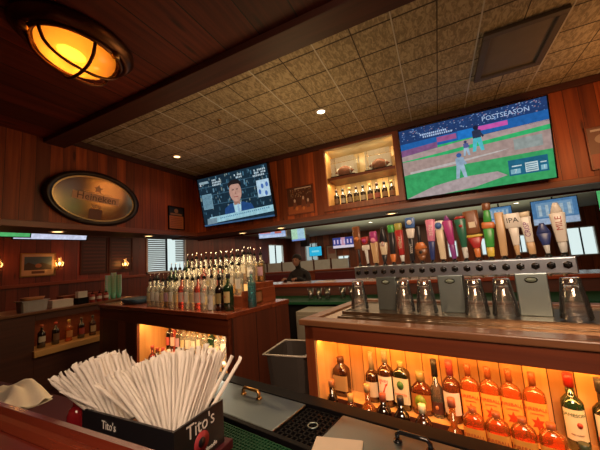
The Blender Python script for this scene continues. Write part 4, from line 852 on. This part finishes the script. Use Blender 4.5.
# stepped stand on top of the left island
s = isl('bottle_riser', 'stepped red wooden stand holding the open spirit bottles', 'stand')
m = MB(); S0, S1 = -3.12, -1.83
LA = emat('lit_acrylic', (1, .50, .14), 1.1); m.box(S0, S1, 1.64, 1.80, 1.0705, 1.16, M_red); m.box(S0 + .1, S1, 1.80, 2.04, 1.0705, 1.25, M_red); m.build('steps', s, .003)
m = MB(); m.box(S0 + .01, S1 - .20, 1.634, 1.6395, 1.08, 1.155, LA); m.box(S0 + .11, S1 - .08, 1.794, 1.7995, 1.165, 1.245, LA); m.build('lit_riser_front', s)
m = MB(); m.box(S0 + .11, S1 - .12, 2.025, 2.035, 1.2505, 1.42, LA); m.build('lit_back_panel', s)
m = MB(); m.box(S1, S1 + .015, 1.64, 2.04, 1.0705, 1.20, M_redY); m.build('end_board', s, .002)
m = MB(); m.box(S1 + .015, S1 + .02, 1.74, 1.86, 1.085, 1.185, M_brass); m.box(S1 + .02, S1 + .022, 1.75, 1.85, 1.095, 1.175, P_('notice', (.30, .13, .06))); m.build('framed_notice', s)
in_ = 'with pourer, stand '
row([-3.05 + i * .0835 for i in range(12)], 1.50, 1.0705, [1, 0, 0, 1, 4, 0, 1, 3, 0, 1, 3, 0], in_ + 'front row', 'front row of open bottles', True)
row([-3.03 + i * .084 for i in range(14)], 1.72, 1.1605, [2, 2, 0, 1, 5, 1, 0, 3, 1, 0, 6, 1, 5, 0], in_ + 'middle row', 'middle row of open bottles', True)
row([-2.95 + i * .084 for i in range(13)], 1.87, 1.2505, [2, 0, 5, 1, 0, 4, 1, 6, 1, 0, 1, 5, 0], in_ + 'third row', 'third row of open bottles', True)
row([-2.60 + i * .085 for i in range(9)], 1.98, 1.2505, [1, 5, 0, 1, 0, 1, 5, 1, 4], in_ + 'rear row', 'rear row of open bottles', True)
bottle('spirit_bottle', 'bottle with stark white label and black letter, front right of the stand', W(-2.03, 1.50, 1.0705), bz, h=.285, r=.036, glassm='clear', liquid='clear', pour=True, lab=(.02, .42, (.80, .78, .76)), txt=[('D', .035, (.03, .03, .05), .26)])
bottle('spirit_bottle', 'black-green bottle with gold label beside the white-labelled one', W(-1.94, 1.51, 1.0705), bz, h=.27, r=.038, glassm='dark', pour=True, lab=(.2, .5, (.35, .26, .10)))
bottle('spirit_bottle', 'dark green Irish whiskey bottle with cream label on the counter corner', W(-1.845, 1.52, 1.0705), bz, h=.285, r=.038, glassm='green', liquid='dark', pour=False, cap=(.03, .03, .03), lab=(.22, .52, (.72, .55, .25)), emblem=((.5, .1, .05), .010, .38))
bottle('spirit_bottle', 'tall teal glass bottle at the right end of the stand', W(-1.77, 1.70, 1.0705), bz, h=.30, r=.034, glassm='blue', liquid='blue', pour=False, cap=(.8, .8, .8))
bottle('spirit_bottle', 'tall green bottle with a black neck, left end of the stand', W(-3.135, 1.62, 1.0705), bz, h=.30, r=.034, glassm='green', cap=(.02, .02, .02), caph=.07)
# dark tray and bag on the counter's left end
o = thing('service_tray', 'dark blue rubber tray on the counter left of the bottles', 'tray', W(-3.55, 1.62, 1.0705), -TH)
m = MB(); m.loft([(0, 0, 0, .17, .13, 5), (0, 0, .05, .19, .15, 5), (0, 0, .055, .185, .145, 5), (0, 0, .02, .165, .125, 5)], pmat('navy_rubber', (.02, .05, .09), .5), 32); m.build('tray_body', o)
o = thing('draped_jacket', 'black and white jacket slumped by the window with blinds', 'jacket', W(-3.72, 2.0, 1.0705), -TH)
m = MB()
m.loft([(0, 0, 0, .13, .08, 2.5), (.01, 0, .08, .14, .085, 2.2), (.03, 0, .16, .10, .07, 2), (.05, .01, .22, .05, .04, 2)], pmat('black_cloth', (.015, .014, .018), .8), 24); m.build('body', o)
m = MB(); m.loft([(-.08, -.03, .06, .05, .06, 2), (-.03, -.03, .13, .045, .05, 2), (.02, -.02, .19, .03, .04, 2)], pmat('white_cloth', (.7, .7, .72), .8), 16); m.build('sleeve', o)

# ================================================================ LEFT SERVICE COUNTER
X0 = -4.7
o = thing('service_counter', 'dark service counter along the left with a lit bottle shelf below', 'counter', (0, 0, 0))
m = MB(); m.box(X0 - .75, X0 + .03, .9, 3.3, .985, 1.02, wood('service_top', (.10, .04, .02), (.18, .08, .035), None, along='Y', rough=.3, coat=.5)); m.build('counter_top', o, .006)
m = MB(); m.box(X0 - .75, X0 - .35, .9, 3.3, .0, .985, M_darkY); m.box(X0 - .35, X0, .9, 1.90, 0, .985, M_darkY); m.box(X0 - .35, X0, 2.95, 3.3, 0, .985, M_darkY); m.box(X0 - .35, X0, 1.90, 2.95, 0, .46, M_darkY); m.box(X0 - .35, X0, 1.90, 2.95, .90, .985, M_darkY); m.build('cabinet_body', o, .003)
m = MB(); m.box(X0 - .345, X0 - .33, 1.90, 2.95, .46, .90, M_red); m.build('shelf_back', o)
m = MB(); m.box(X0 - .345, X0 + .06, 1.88, 2.97, .46, .535, wood('shelf_lip', (.55, .30, .10), (.70, .42, .16), None, along='Y', rough=.3)); m.build('shelf', o, .004)
light('AREA', 'service_shelf_led', (X0 - .12, 2.42, .89), .6, (1, .5, .16), .05, .9, rot=(0, 0, 0))
nm6 = ['dark stout-like bottle with round white label, leftmost on the left counter shelf', 'dark bottle with small red cap, second on the left counter shelf', 'amber bottle with orange label, third on the left counter shelf', 'dark red bottle, fourth on the left counter shelf', 'brown bottle with tan label, fifth on the left counter shelf', 'pale-capped smoky bottle, rightmost on the left counter shelf']
for i in range(6):
    kk = [dict(glassm='dark', lab=(.25, .5, (.6, .55, .45)), cap=(.4, .1, .05)), dict(glassm='dark', lab=(.2, .5, (.2, .1, .05)), cap=(.5, .05, .03)), dict(glassm='amber', lab=(.2, .5, (.6, .25, .08)), cap=(.6, .4, .1)), dict(glassm='dark', lab=(.2, .5, (.35, .05, .04)), cap=(.1, .05, .03)), dict(glassm='brown', lab=(.2, .5, (.5, .35, .2)), cap=(.05, .05, .05)), dict(glassm='smoke', lab=(.2, .5, (.5, .45, .4)), cap=(.8, .78, .7))][i]
    bottle('spirit_bottle', nm6[i], (X0 - .12, 2.02 + i * .155, .5355), PI / 2, h=.29, r=.042, **kk)
# items on it
zc = 1.0205
def item(name, label, cat, y, x, z=zc, rz=PI / 2): return thing(name, label, cat, (x, y, z), rz)
M_pl = pmat('grey_plastic', (.42, .42, .44), .4)
o = item('plastic_bin', 'grey plastic bin with a wooden basket on top, left counter', 'bin', 1.93, X0 - .17); m = MB(); m.loft([(0, 0, 0, .13, .10, 7), (0, 0, .13, .14, .11, 7)], M_pl, 28, smooth=False); m.box(-.145, .145, -.115, .115, .125, .135, M_pl); m.build('bin_body', o)
o = item('bread_basket', 'small tan basket sitting on the grey bin', 'basket', 1.93, X0 - .17, zc + .136); m = MB(); m.loft([(0, 0, 0, .10, .07, 4), (0, 0, .04, .12, .085, 4), (0, 0, .042, .11, .075, 4), (0, 0, .01, .09, .06, 4)], pmat('wicker', (.45, .20, .08), .6), 24); m.build('basket_body', o)
o = item('paper_towel_stack', 'long low stack of white paper napkins on the left counter', 'napkins', 2.24, X0 - .17); m = MB()
for k in range(8): m.box(-.125, .125, -.08, .08, k * .0125, k * .0125 + .011, M_white)
m.build('paper_stack', o)
o = item('napkin_holder', 'black holder with a block of white napkins standing in it', 'napkin holder', 2.48, X0 - .12); m = MB(); m.box(-.07, .07, -.06, .06, 0, .09, M_black); m.build('holder', o, .003); m = MB(); m.box(-.06, .06, -.04, .04, .09, .18, M_white); m.build('napkins', o)
for i, (y, lb) in enumerate([(2.62, 'ketchup-red squeeze bottle next to the napkin holder'), (2.72, 'middle red squeeze bottle of three on the left counter'), (2.82, 'red squeeze bottle nearest the green tumblers')]):
    o = item('squeeze_bottle', lb, 'sauce bottle', y, X0 - .10); m = MB(); m.lathe([(.032, 0), (.034, .01), (.034, .10), (.02, .12)], pmat('sauce_red', (.28, .03, .02), .3), 18); m.build('body', o)
    m = MB(); m.lathe([(.02, .12), (.02, .135), (.006, .14), (.003, .17)], M_black, 12); m.build('nozzle', o); m = MB(); m.lathe([(.0345, .04), (.0345, .08)], M_white, 18, caps=False); m.build('label', o)
Gt = glass('teal_plastic', (.08, .62, .42), .3, .5, .85)
def tumblers(x, y, n, side):
    for k in range(n):
        lb = 'teal green plastic tumbler nested in the %s stack' % side
        z = zc + k * .038
        if TB[0] is None:
            TB[0] = thing('plastic_tumbler', lb, 'tumbler', (x, y, z), 0, 'teal tumblers in the %s stack' % side)
            m = MB(); m.lathe([(.0005, .003), (.030, 0), (.031, .004), (.043, .118), (.041, .118), (.029, .006), (.0005, .005)], Gt, 20, caps=False); m.build('cup', TB[0])
        else: dup(TB[0], (x, y, z), 0, lb, 'teal tumblers in the %s stack' % side)
TB = [None]
tumblers(X0 - .24, 2.93, 8, 'left'); tumblers(X0 - .24, 3.02, 9, 'middle'); tumblers(X0 - .24, 3.11, 8, 'right')
o = item('condiment_box', 'low dark red wooden box behind the squeeze bottles', 'box', 2.62, X0 - .40); m = MB(); m.box(-.28, .28, -.09, .09, 0, .13, M_red); m.build('box_body', o, .004)

# ================================================================ ICE BINS AND CUSTOMER BAR
o = isl('ice_bin_station', 'black under-bar ice station holding the steel lids', 'ice bin')
m = MB(); m.box(-1.62, .60, .57, 1.20, .10, .74, M_rubber); m.box(-1.62, .60, 1.125, 1.20, .74, .765, M_black); m.box(-1.62, .60, .86, .882, .74, .765, M_black); m.build('bin_body', o, .003)
m = MB()
for (a, b) in ((-1.55, .5),):
    for c in (.62, 1.14): m.box(a, a + .04, c, c + .04, 0, .10, M_steel); m.box(b - .04, b, c, c + .04, 0, .10, M_steel)
m.build('feet', o)
def lid(a, b, lb, hmat, hlb, hx, hy):
    o = STN; cx = (a + b) / 2; w2 = (b - a) / 2
    m = MB(); m.box(-w2, w2, -.118, .118, 0, .022, M_lid); lo = m.build('lid', o, .005, loc=(cx, 1.003, .7405)); lo['label'] = lb
    m = MB(); m.tube([(hx - .055, hy, .022), (hx - .055, hy, .045), (hx - .045, hy, .055), (hx + .045, hy, .055), (hx + .055, hy, .045), (hx + .055, hy, .022)], .008, hmat, 10)
    m.lathe([(.016, .022), (.014, .028)], hmat, 14, T(hx - .055, hy, 0)); m.lathe([(.016, .022), (.014, .028)], hmat, 14, T(hx + .055, hy, 0)); h = m.build('handle', lo)
STN = o
lid(-1.50, -.85, 'worn steel ice bin lid with a brass handle, beside the straws', M_brass, '', .03, .055)
lid(-.66, .35, 'steel ice bin lid with a black handle, in front of the bottles', M_blackg, '', -.20, .055)
m = MB()
for k in range(8): m.box(-.085 + k * .0235, -.078 + k * .0235, -.115, .115, 0, .012, M_black)
for k in range(10): m.box(-.085, .086, -.115 + k * .0247, -.109 + k * .0247, 0, .012, M_black)
gr = m.build('grate', STN, loc=(-.755, 1.003, .7405)); m = MB(); m.tube([(.02 * math.cos(a) + .02, .02 * math.sin(a), .016) for a in [k * PI / 8 for k in range(16)]], .003, M_steel, 6, closed=True); m.build('ring', gr)
o = thing('bar_mat', 'green ribbed rubber bar mat beside the straw caddy', 'mat', W(-.80, .715, .7405), -TH)
gm = pmat('green_rubber', (.006, .055, .022), .6, spec=.15)
m = MB(); m.box(-.5, .62, -.135, .135, 0, .006, pmat('green_rubber_base', (.006, .03, .014), .6)); m.build('base', o)
m = MB()
for k in range(19): m.box(-.5, .62, -.132 + k * .0145, -.127 + k * .0145, .006, .012, gm)
for k in range(76): m.box(-.498 + k * .0148, -.493 + k * .0148, -.135, .135, .006, .0115, gm)
m.build('lattice', o)
o = thing('paper_napkin', 'white paper napkin lying at the edge of the right steel lid', 'napkin', W(-0.564, 0.891, .7665), -TH + .35)
m = MB(); m.box(-.085, .085, -.075, .075, 0, .004, pmat('napkin_paper', (.62, .52, .42), .8)); m.build('sheet', o, .001); 
m = MB(); m.box(-.083, .08, -.07, .07, .004, .007, pmat('napkin_paper', (.62, .52, .42), .8)); m.build('top_fold', o)

# plastic tote between the islands
o = thing('plastic_tote', 'clear-rimmed grey tote standing in the gap between the counters', 'tote', W(-1.30, 1.62, 0), -TH + .25)
m = MB(); gp = pmat('tote_plastic', (.06, .05, .045), .35)
m.loft([(0, 0, .30, .11, .13, 6), (0, 0, .82, .15, .17, 6), (0, 0, .822, .14, .16, 6), (0, 0, .32, .10, .12, 6)], gp, 28, smooth=False); m.build('tote_body', o)
m = MB(); m.tube([(x, y, .822) for x, y in [(.15, .17), (-.15, .17), (-.15, -.17), (.15, -.17)]], .007, pmat('tote_rim', (.42, .38, .33), .3), 8, closed=True); m.build('rim', o)
m = MB()
for sx_ in (-1, 1):
    for sy_ in (-1, 1): m.tube([(sx_ * .08, sy_ * .10, 0), (sx_ * .08, sy_ * .10, .31)], .010, M_black)
m.build('stand', o)

# customer bar in front of the camera
o = thing('customer_bar', 'varnished red customer bar with rounded rail at the lower left', 'bar', (0, 0, 0))
m = MB(); m.box(-6, 2.4, -.25, .36, 1.02, 1.055, wood('near_bar_top', (.11, .012, .008), (.18, .024, .014), 'Y', .4, 'X', rough=.3, knots=False, coat=.4)); m.build('bar_top', o)
m = MB(); pr = [(.355, 1.02), (.355, 1.058), (.372, 1.064), (.385, 1.066), (.400, 1.074), (.418, 1.070), (.426, 1.058), (.426, 1.02)]
m.add([(-6, y, z) for y, z in pr] + [(2.4, y, z) for y, z in pr], [(k, k + 1, 8 + k + 1, 8 + k) for k in range(7)] + [tuple(range(7, -1, -1)), tuple(range(8, 16))], M_rail, False); m.build('bar_rail', o)
m = MB(); m.box(-6, 2.4, .0, .05, 0, 1.02, M_dark); m.build('bar_front', o)
# service ledge that carries the caddy
M_mar = pmat('maroon_laminate', (.06, .008, .014), .6, spec=.2)
o = thing('service_ledge', 'dark ledge running behind the customer bar, under the straw caddy', 'ledge', (0, 0, 0))
m = MB(); m.box(-2.6, -.59, .43, .70, .905, .93, M_mar); m.box(-2.6, -.59, .43, .45, .0, .905, M_mar); m.build('ledge_board', o, .003)

# straw caddy
o = thing('straw_caddy', 'black cardboard caddy with red seal holding paper-wrapped straws', 'caddy', (-.79, .595, .9305))
cw, cdp, ch = .185, .085, .112
CBk = pmat('caddy_black', (.012, .011, .014), .32)
m = MB(); m.box(-cw, cw, -cdp, -cdp + .006, 0, ch, CBk); m.build('front_wall', o)
m = MB(); m.box(-cw, cw, cdp - .006, cdp, 0, ch, CBk); m.build('rear_wall', o)
m = MB(); m.box(-cw, -cw + .006, -cdp + .006, cdp - .006, 0, ch, CBk); m.build('end_wall', o)
m = MB(); m.box(cw - .006, cw, -cdp + .006, cdp - .006, 0, ch, CBk); m.build('end_wall', o)
m = MB(); m.box(-cw + .006, cw - .006, -cdp + .006, cdp - .006, 0, .053, CBk); m.box(-.005, .001, -cdp + .006, cdp - .006, .005, ch - .01, CBk); m.box(.002, .024, -.06, .07, .005, ch - .012, pmat('kraft_card', (.30, .13, .06), .7)); m.build('floor_and_divider', o)
wt = pmat('print_white', (.8, .78, .76), .5); seal = pmat('print_red', (.35, .03, .04), .5)
m = MB(); m.text("Tito's", .030, wt, T(-.06, -cdp - .0006, .085), sx=.9); m.build('front_lettering', o)
Mr = T(cw + .0006, .0, .0) @ RZ(90)
m = MB(); m.text("Tito's", .048, wt, Mr @ T(0, 0, .086), sx=.9); m.build('end_lettering', o)
m = MB(); m.text('Handmade', .016, wt, Mr @ T(0.02, 0, .018)); m.build('small_end_lettering', o)
m = MB(); m.lathe([(.026, 0), (.026, .0008)], seal, 28, Mr @ T(0, 0, .045) @ RX(90)); m.lathe([(.012, .0008), (.012, .0014)], CBk, 20, Mr @ T(0, 0, .045) @ RX(90)); m.build('round_seal', o)

# straws
M_paper = pmat('straw_paper', (.86, .80, .74), .7)
def straw_mesh(L_=.205):
    m = MB(); r = .0060
    m.loft([(0, 0, 0, .0070, .0014, 2), (0, 0, .010, .0056, .003, 2), (0, 0, .016, r, r * .8, 2), (0, 0, L_ * .5, r, r * .8, 2), (.0008, 0, L_ - .02, r, r * .8, 2), (.001, 0, L_ - .012, .0068, .0024, 2), (.002, .001, L_ - .006, .0078, .0010, 2), (.004, .002, L_, .0076, .0010, 2)], M_paper, 8)
    return m
smesh = None
def straw(base, tip, label, group, scale=1.0):
    global smesh
    base = Vector(base); tip = Vector(tip); d = (tip - base); q = d.to_track_quat('Z', 'Y'); e = q.to_matrix().to_4x4() @ RZ(random.uniform(0, 360))
    if smesh is None: o = straw_mesh().build('wrapped_straw'); smesh = o.data
    else: o = bpy.data.objects.new('wrapped_straw', smesh); COL.objects.link(o)
    o.location = base; o.rotation_euler = e.to_euler(); tag(o, label, 'straw', group); return o
def fan(nx, ny, x0, x1, y0, y1, tips, pitch, label, group):
    """straws stood in a loose grid, opening towards their tips so that they lie side by side"""
    for i in range(nx):
        t_ = i / (nx - 1); k = t_ * (len(tips) - 1); a = min(int(k), len(tips) - 2); tp0 = Vector(tips[a]).lerp(Vector(tips[a + 1]), k - a)
        for j in range(ny):
            q = j / (ny - 1); bb = Vector((x0 + (x1 - x0) * t_, y0 + (y1 - y0) * q, zb_))
            tp = tp0 + Vector((random.uniform(-.002, .002), (j - (ny - 1) / 2) * pitch, random.uniform(-.012, .006)))
            tp = bb + (tp - bb).normalized() * SL
            bb += (tp - bb).normalized() * random.uniform(0, .012); straw(bb, bb + (tp - bb), label, group)
SL = .205
zb_ = 0.985
fan(7, 8, -.925, -.860, .550, .625, [[-1.015, 0.512, 1.109], [-1.001, 0.516, 1.132], [-0.984, 0.528, 1.146], [-0.966, 0.543, 1.154], [-0.947, 0.558, 1.159], [-0.929, 0.571, 1.162]], .0115, 'white paper-wrapped straw in the left bundle of the caddy', 'straws in the left bundle')
fan(9, 8, -.715, -.640, .550, .625, [[-0.8, 0.555, 1.089], [-0.788, 0.565, 1.113], [-0.77, 0.58, 1.136], [-0.748, 0.598, 1.148], [-0.721, 0.62, 1.142], [-0.69, 0.643, 1.14], [-0.657, 0.664, 1.141], [-0.629, 0.676, 1.154]], .0115, 'white paper-wrapped straw in the right bundle of the caddy', 'straws in the right bundle')
straw((-.64, .62, zb_), [-0.559, 0.743, 1.166], 'white wrapped straw sticking out farthest right over the steel lid', None)
straw((-.65, .61, zb_), [-0.603, 0.72, 1.138], 'white wrapped straw leaning right, just left of the farthest one', None)
straw((-.755, .57, zb_), [-0.844, 0.517, 1.084], 'white wrapped straw leaning low to the left between the two bundles', None)
straw((-.80, .64, zb_), [-0.885, 0.598, 1.153], 'lone upright wrapped straw between the two bundles', None)
straw((-.885, .585, zb_), [-0.972, 0.481, 1.089], 'lowest wrapped straw poking left over the red bottle', None)

o = thing('sauce_bottle', 'dark red bottle standing just left of the straw caddy', 'sauce bottle', (-1.035, .53, .9305))
m = MB(); m.lathe([(.026, 0), (.028, .005), (.028, .08), (.022, .098), (.012, .106)], pmat('glossy_red', (.22, .01, .015), .12), 24); m.build('body', o); m = MB(); m.lathe([(.013, .104), (.013, .118), (.010, .121)], pmat('glossy_red_cap', (.30, .02, .02), .15), 16); m.build('cap', o)

# bar towel draped on the ledge, far left
o = thing('bar_towel', 'crumpled white bar towel beyond the bar rail at the left edge', 'towel', (-1.62, .60, .9305)); 
m = MB(); nx, ny = 22, 16; rnd = random.Random(4); v = []; f = []
for sgn in (1, 0):
    for j in range(ny):
        for i in range(nx):
            x = (i / (nx - 1) - .5); y = (j / (ny - 1) - .5); e = max(abs(x), abs(y)) * 2
            z = (.055 * (1 - e ** 3) + .012 * math.sin(9 * x + 5 * y) + .010 * math.sin(17 * y - 6 * x)) if sgn else 0
            v.append((x * .26 + .01 * math.sin(7 * y), y * .16 + .008 * math.sin(9 * x), max(.004, z + .012) if sgn else .0))
for j in range(ny - 1):
    for i in range(nx - 1):
        a = j * nx + i; f.append((a, a + 1, a + nx + 1, a + nx)); b = a + nx * ny; f.append((b, b + nx, b + nx + 1, b + 1))
m.add(v, f, pmat('towel_cotton', (.88, .82, .68), .9), True); m.build('cloth', o)

# ================================================================ FAR SIDE OF THE BAR
o = thing('far_bar', 'red varnished far bar running across behind the taps', 'bar', (0, 0, 0))
m = MB(); m.box(-3.3, 1.75, 3.95, 4.45, 1.02, 1.07, M_bartop); m.build('bar_top', o, .01)
m = MB(); m.box(-3.3, 1.75, 3.98, 4.02, 0, 1.02, M_dark); m.build('bar_front', o)
m = MB(); m.box(-3.3, 1.72, 3.36, 3.97, .86, .89, gm); m.build('green_service_mat', o)
m = MB(); m.box(-3.2, 1.7, 3.42, 3.95, .1, .86, M_rubber); m.build('under_bar_cabinet', o)
o = thing('right_bar', 'golden lit wooden bar return at the right edge behind the taps', 'bar', (0, 0, 0))
m = MB(); m.box(1.78, 2.4, 1.0, 4.45, 1.02, 1.07, M_cap); m.build('bar_top', o, .01); m = MB(); m.box(1.82, 1.86, 1.0, 4.4, 0, 1.02, M_dark); m.build('bar_front', o)
# white under-counter unit and glasses on the far mat
o = thing('reach_in_cooler', 'white reach-in cooler below the far bar mat', 'cooler', (-1.25, 3.17, 0))
m = MB(); m.box(-.30, .30, -.17, .17, .05, .84, pmat('cooler_white', (.22, .20, .16), .4)); m.build('body', o, .006); m = MB(); m.box(-.28, .28, -.178, -.17, .5, .8, pmat('cooler_white', (.22, .20, .16), .4)); d_ = m.build('door', o, .003); m = MB(); m.box(-.12, .12, -.195, -.178, .70, .72, M_steel); m.build('door_handle', d_)
m = MB()
for a in (-.26, .26):
    for b in (-.13, .13): m.box(a - .02, a + .02, b - .02, b + .02, 0, .05, M_black)
m.build('feet', o)
# far glasses
gp0 = None
for i, (x, y) in enumerate([(-1.62, 3.62), (-1.50, 3.62), (-1.38, 3.62), (-1.18, 3.66), (-1.06, 3.66)]):
    lb = ['first', 'second', 'third', 'fourth', 'fifth'][i] + ' from left of the clear tumblers on the far green mat'
    if gp0 is None:
        gp0 = thing('clear_tumbler', lb, 'glass', (x, y, .8905), 0, 'tumblers on the far mat'); m = MB(); m.lathe([(.030, 0), (.032, .003), (.042, .14), (.040, .14), (.029, .012), (.0005, .012)], Gg, 20, caps=False); m.build('glass_wall', gp0)
    else: dup(gp0, (x, y, .8905), 0, lb)
# menus / papers lying on the far bar
M_menu = pmat('menu_paper', (.55, .30, .20), .4)
for i, x in enumerate((-2.05, -1.6, -.6, .35)):
    o = thing('paper_placemat', ['red-lit placemat farthest left on the far bar', 'placemat second from left on the far bar', 'placemat behind the middle tap handles on the far bar', 'placemat rightmost on the far bar'][i], 'placemat', (x, 4.15, 1.0705)); m = MB(); m.box(-.15, .15, -.09, .09, 0, .003, M_menu); m.build('sheet', o)

# booths, partition and speaker in the far room
Mb = pmat('booth_vinyl', (.10, .012, .012), .4)
o = thing('booth_partition', 'half-height wooden partition with frosted panes in the far room', 'partition', (-3.2, 9.0, 0))
m = MB(); m.box(-3.2, 6.2, 0, .08, 0, 1.0, M_red); m.box(-3.2, 6.2, -.03, .11, 1.0, 1.04, M_red); m.build('panelling', o)
for k in range(6):
    a = -3.1 + k * .62; m = MB(); m.box(a, a + .56, .03, .05, 1.04, 1.38, pmat('frosted_glass', (.45, .47, .44), .3)); m.build('frosted_pane', o)
for k in range(7):
    a = -3.13 + k * .62; m = MB(); m.box(a - .015, a + .015, .01, .07, 1.04, 1.42, M_dark); m.build('post', o)
for i, x in enumerate((-4.4, -2.4, -.4, 1.6)):
    o = thing('booth_bench', ['dark red vinyl booth bench nearest the left far window', 'dark red booth bench second from the left', 'dark red booth bench behind the middle taps', 'dark red booth bench behind the right taps'][i], 'booth', (x, 7.2, 0), 0)
    m = MB(); m.box(-.8, .8, -.25, .3, 0, .45, Mb); m.build('seat', o, .03); m = MB(); m.box(-.8, .8, .3, .45, 0, 1.08, Mb); m.build('backrest', o, .04); m = MB(); m.box(-.82, .82, .29, .46, 1.08, 1.12, M_red); m.build('top_rail', o)
o = thing('hanging_speaker', 'black loudspeaker hanging from the far ceiling left of the cyan screen', 'speaker', (-4.55, 10.0, 1.93)); m = MB(); m.box(-.14, .14, -.12, .12, 0, .45, M_black); m.build('cabinet', o, .01); m = MB(); m.lathe([(.10, 0), (.09, .004)], M_rubber, 24, T(0, -.121, .18) @ RX(90)); m.build('grille', o); m = MB(); m.tube([(0, 0, .45), (0, 0, ZF - 1.93)], .012, M_black); m.build('ceiling_mount', o)
def p_note(m, w_, h_, M):
    poly(m, rect(0, 0, 1, 1), P_('noticepaper', (.45, .33, .25)), w_, h_, 1, M); poly(m, rect(.15, .55, .85, .9), P_('noticered', (.4, .14, .1)), w_, h_, 2, M)
flat_frame('wall_poster', 'tall pale poster on the far wall right of the cyan screen', 'poster', .50, .85, (-4.42, YW - .001, 1.15), 0, p_note, .02)
# soffit-side plant in the right window
o = thing('tablet_menu', 'small bright menu stand in front of the far partition', 'menu stand', (-4.02, 8.9, 1.05)) if False else None

# person sitting at the far bar
p = thing('person', 'person in black clothes seated at the far bar, head bowed', 'person', (-2.35, 4.85, 0))
mesh = bpy.data.meshes.new('body'); J = [((0, 0, .62), .13), ((0, 0, .85), .125), ((0, -.02, 1.05), .135), ((0, -.04, 1.20), .10), ((0, -.06, 1.27), .052), ((0, -.09, 1.33), .058), ((0, -.105, 1.42), .068), ((0, -.10, 1.49), .06),
  ((.16, -.03, 1.17), .06), ((.23, -.12, .98), .045), ((.14, -.36, 1.115), .034), ((.10, -.42, 1.115), .03), ((-.16, -.03, 1.17), .06), ((-.23, -.12, .98), .045), ((-.14, -.36, 1.115), .034), ((-.10, -.42, 1.115), .03),
  ((.10, -.05, .60), .09), ((.13, -.36, .60), .07), ((.13, -.38, .2), .05), ((.13, -.40, .10), .04), ((.13, -.52, .08), .035), ((-.10, -.05, .60), .09), ((-.13, -.36, .60), .07), ((-.13, -.38, .2), .05), ((-.13, -.40, .10), .04), ((-.13, -.52, .08), .035)]
Ed = [(0, 1), (1, 2), (2, 3), (3, 4), (4, 5), (5, 6), (6, 7), (3, 8), (8, 9), (9, 10), (10, 11), (3, 12), (12, 13), (13, 14), (14, 15), (0, 16), (16, 17), (17, 18), (18, 19), (19, 20), (0, 21), (21, 22), (22, 23), (23, 24), (24, 25)]
mesh.from_pydata([j[0] for j in J], Ed, []); b = bpy.data.objects.new('body', mesh); COL.objects.link(b); b.parent = p
sm = b.modifiers.new('skin', 'SKIN'); 
if not mesh.skin_vertices: mesh.skin_vertices.new() if hasattr(mesh.skin_vertices, 'new') else None
if mesh.skin_vertices:
    for i, j in enumerate(J): mesh.skin_vertices[0].data[i].radius = (j[1], j[1])
    mesh.skin_vertices[0].data[0].use_root = True
b.modifiers.new('sub', 'SUBSURF').levels = 1; b.modifiers['sub'].render_levels = 1; mesh.materials.append(pmat('dark_clothes', (.015, .013, .015), .8))
m = MB(); m.ball((0, -.15, 1.41), .082, pmat('skin_tone', (.38, .20, .14), .6), sx=.85, sy=.7, sz=1.15); m.ball((0, -.213, 1.405), .016, pmat('skin_tone', (.38, .20, .14), .6), sz=1.5)
for s_ in (-1, 1): m.ball((s_ * .028, -.200, 1.43), .009, M_black); m.ball((s_ * .075, -.13, 1.41), .018, pmat('skin_tone', (.38, .20, .14), .6), sx=.5)
m.box(-.022, .022, -.205, -.198, 1.362, 1.368, pmat('lips', (.3, .1, .08), .6)); m.build('face', p)
m = MB(); m.ball((0, -.10, 1.455), .098, pmat('dark_hair', (.02, .012, .01), .7), sx=.92, sy=1.0, sz=.9); m.build('hair', p)
for s_ in (-1, 1):
    m = MB(); sk = pmat('skin_tone', (.38, .20, .14), .6)
    m.loft([(s_ * .10, -.42, 1.10, .03, .035, 2), (s_ * .10, -.43, 1.13, .03, .035, 2)], sk, 12)
    for k in range(4): m.tube([(s_ * (.08 + .014 * k), -.45, 1.115), (s_ * (.079 + .014 * k), -.49, 1.118), (s_ * (.078 + .014 * k), -.505 - .004 * (k % 2), 1.088)], .008, sk, 6)
    m.tube([(s_ * .078, -.43, 1.115), (s_ * .055, -.455, 1.115), (s_ * .05, -.475, 1.105)], .008, sk, 6); m.build('hand', p)
o = thing('bar_stool', 'dark bar stool under the person at the far bar', 'stool', (-2.35, 4.9, 0)); m = MB(); m.lathe([(.17, .45), (.18, .48), (.17, .50)], Mb, 24); m.build('seat', o)
for sx_ in (-1, 1):
    for sy_ in (-1, 1):
        m = MB(); m.tube([(sx_ * .10, sy_ * .10, .46), (sx_ * .17, sy_ * .17, 0)], .016, M_dark); m.build('leg', o)
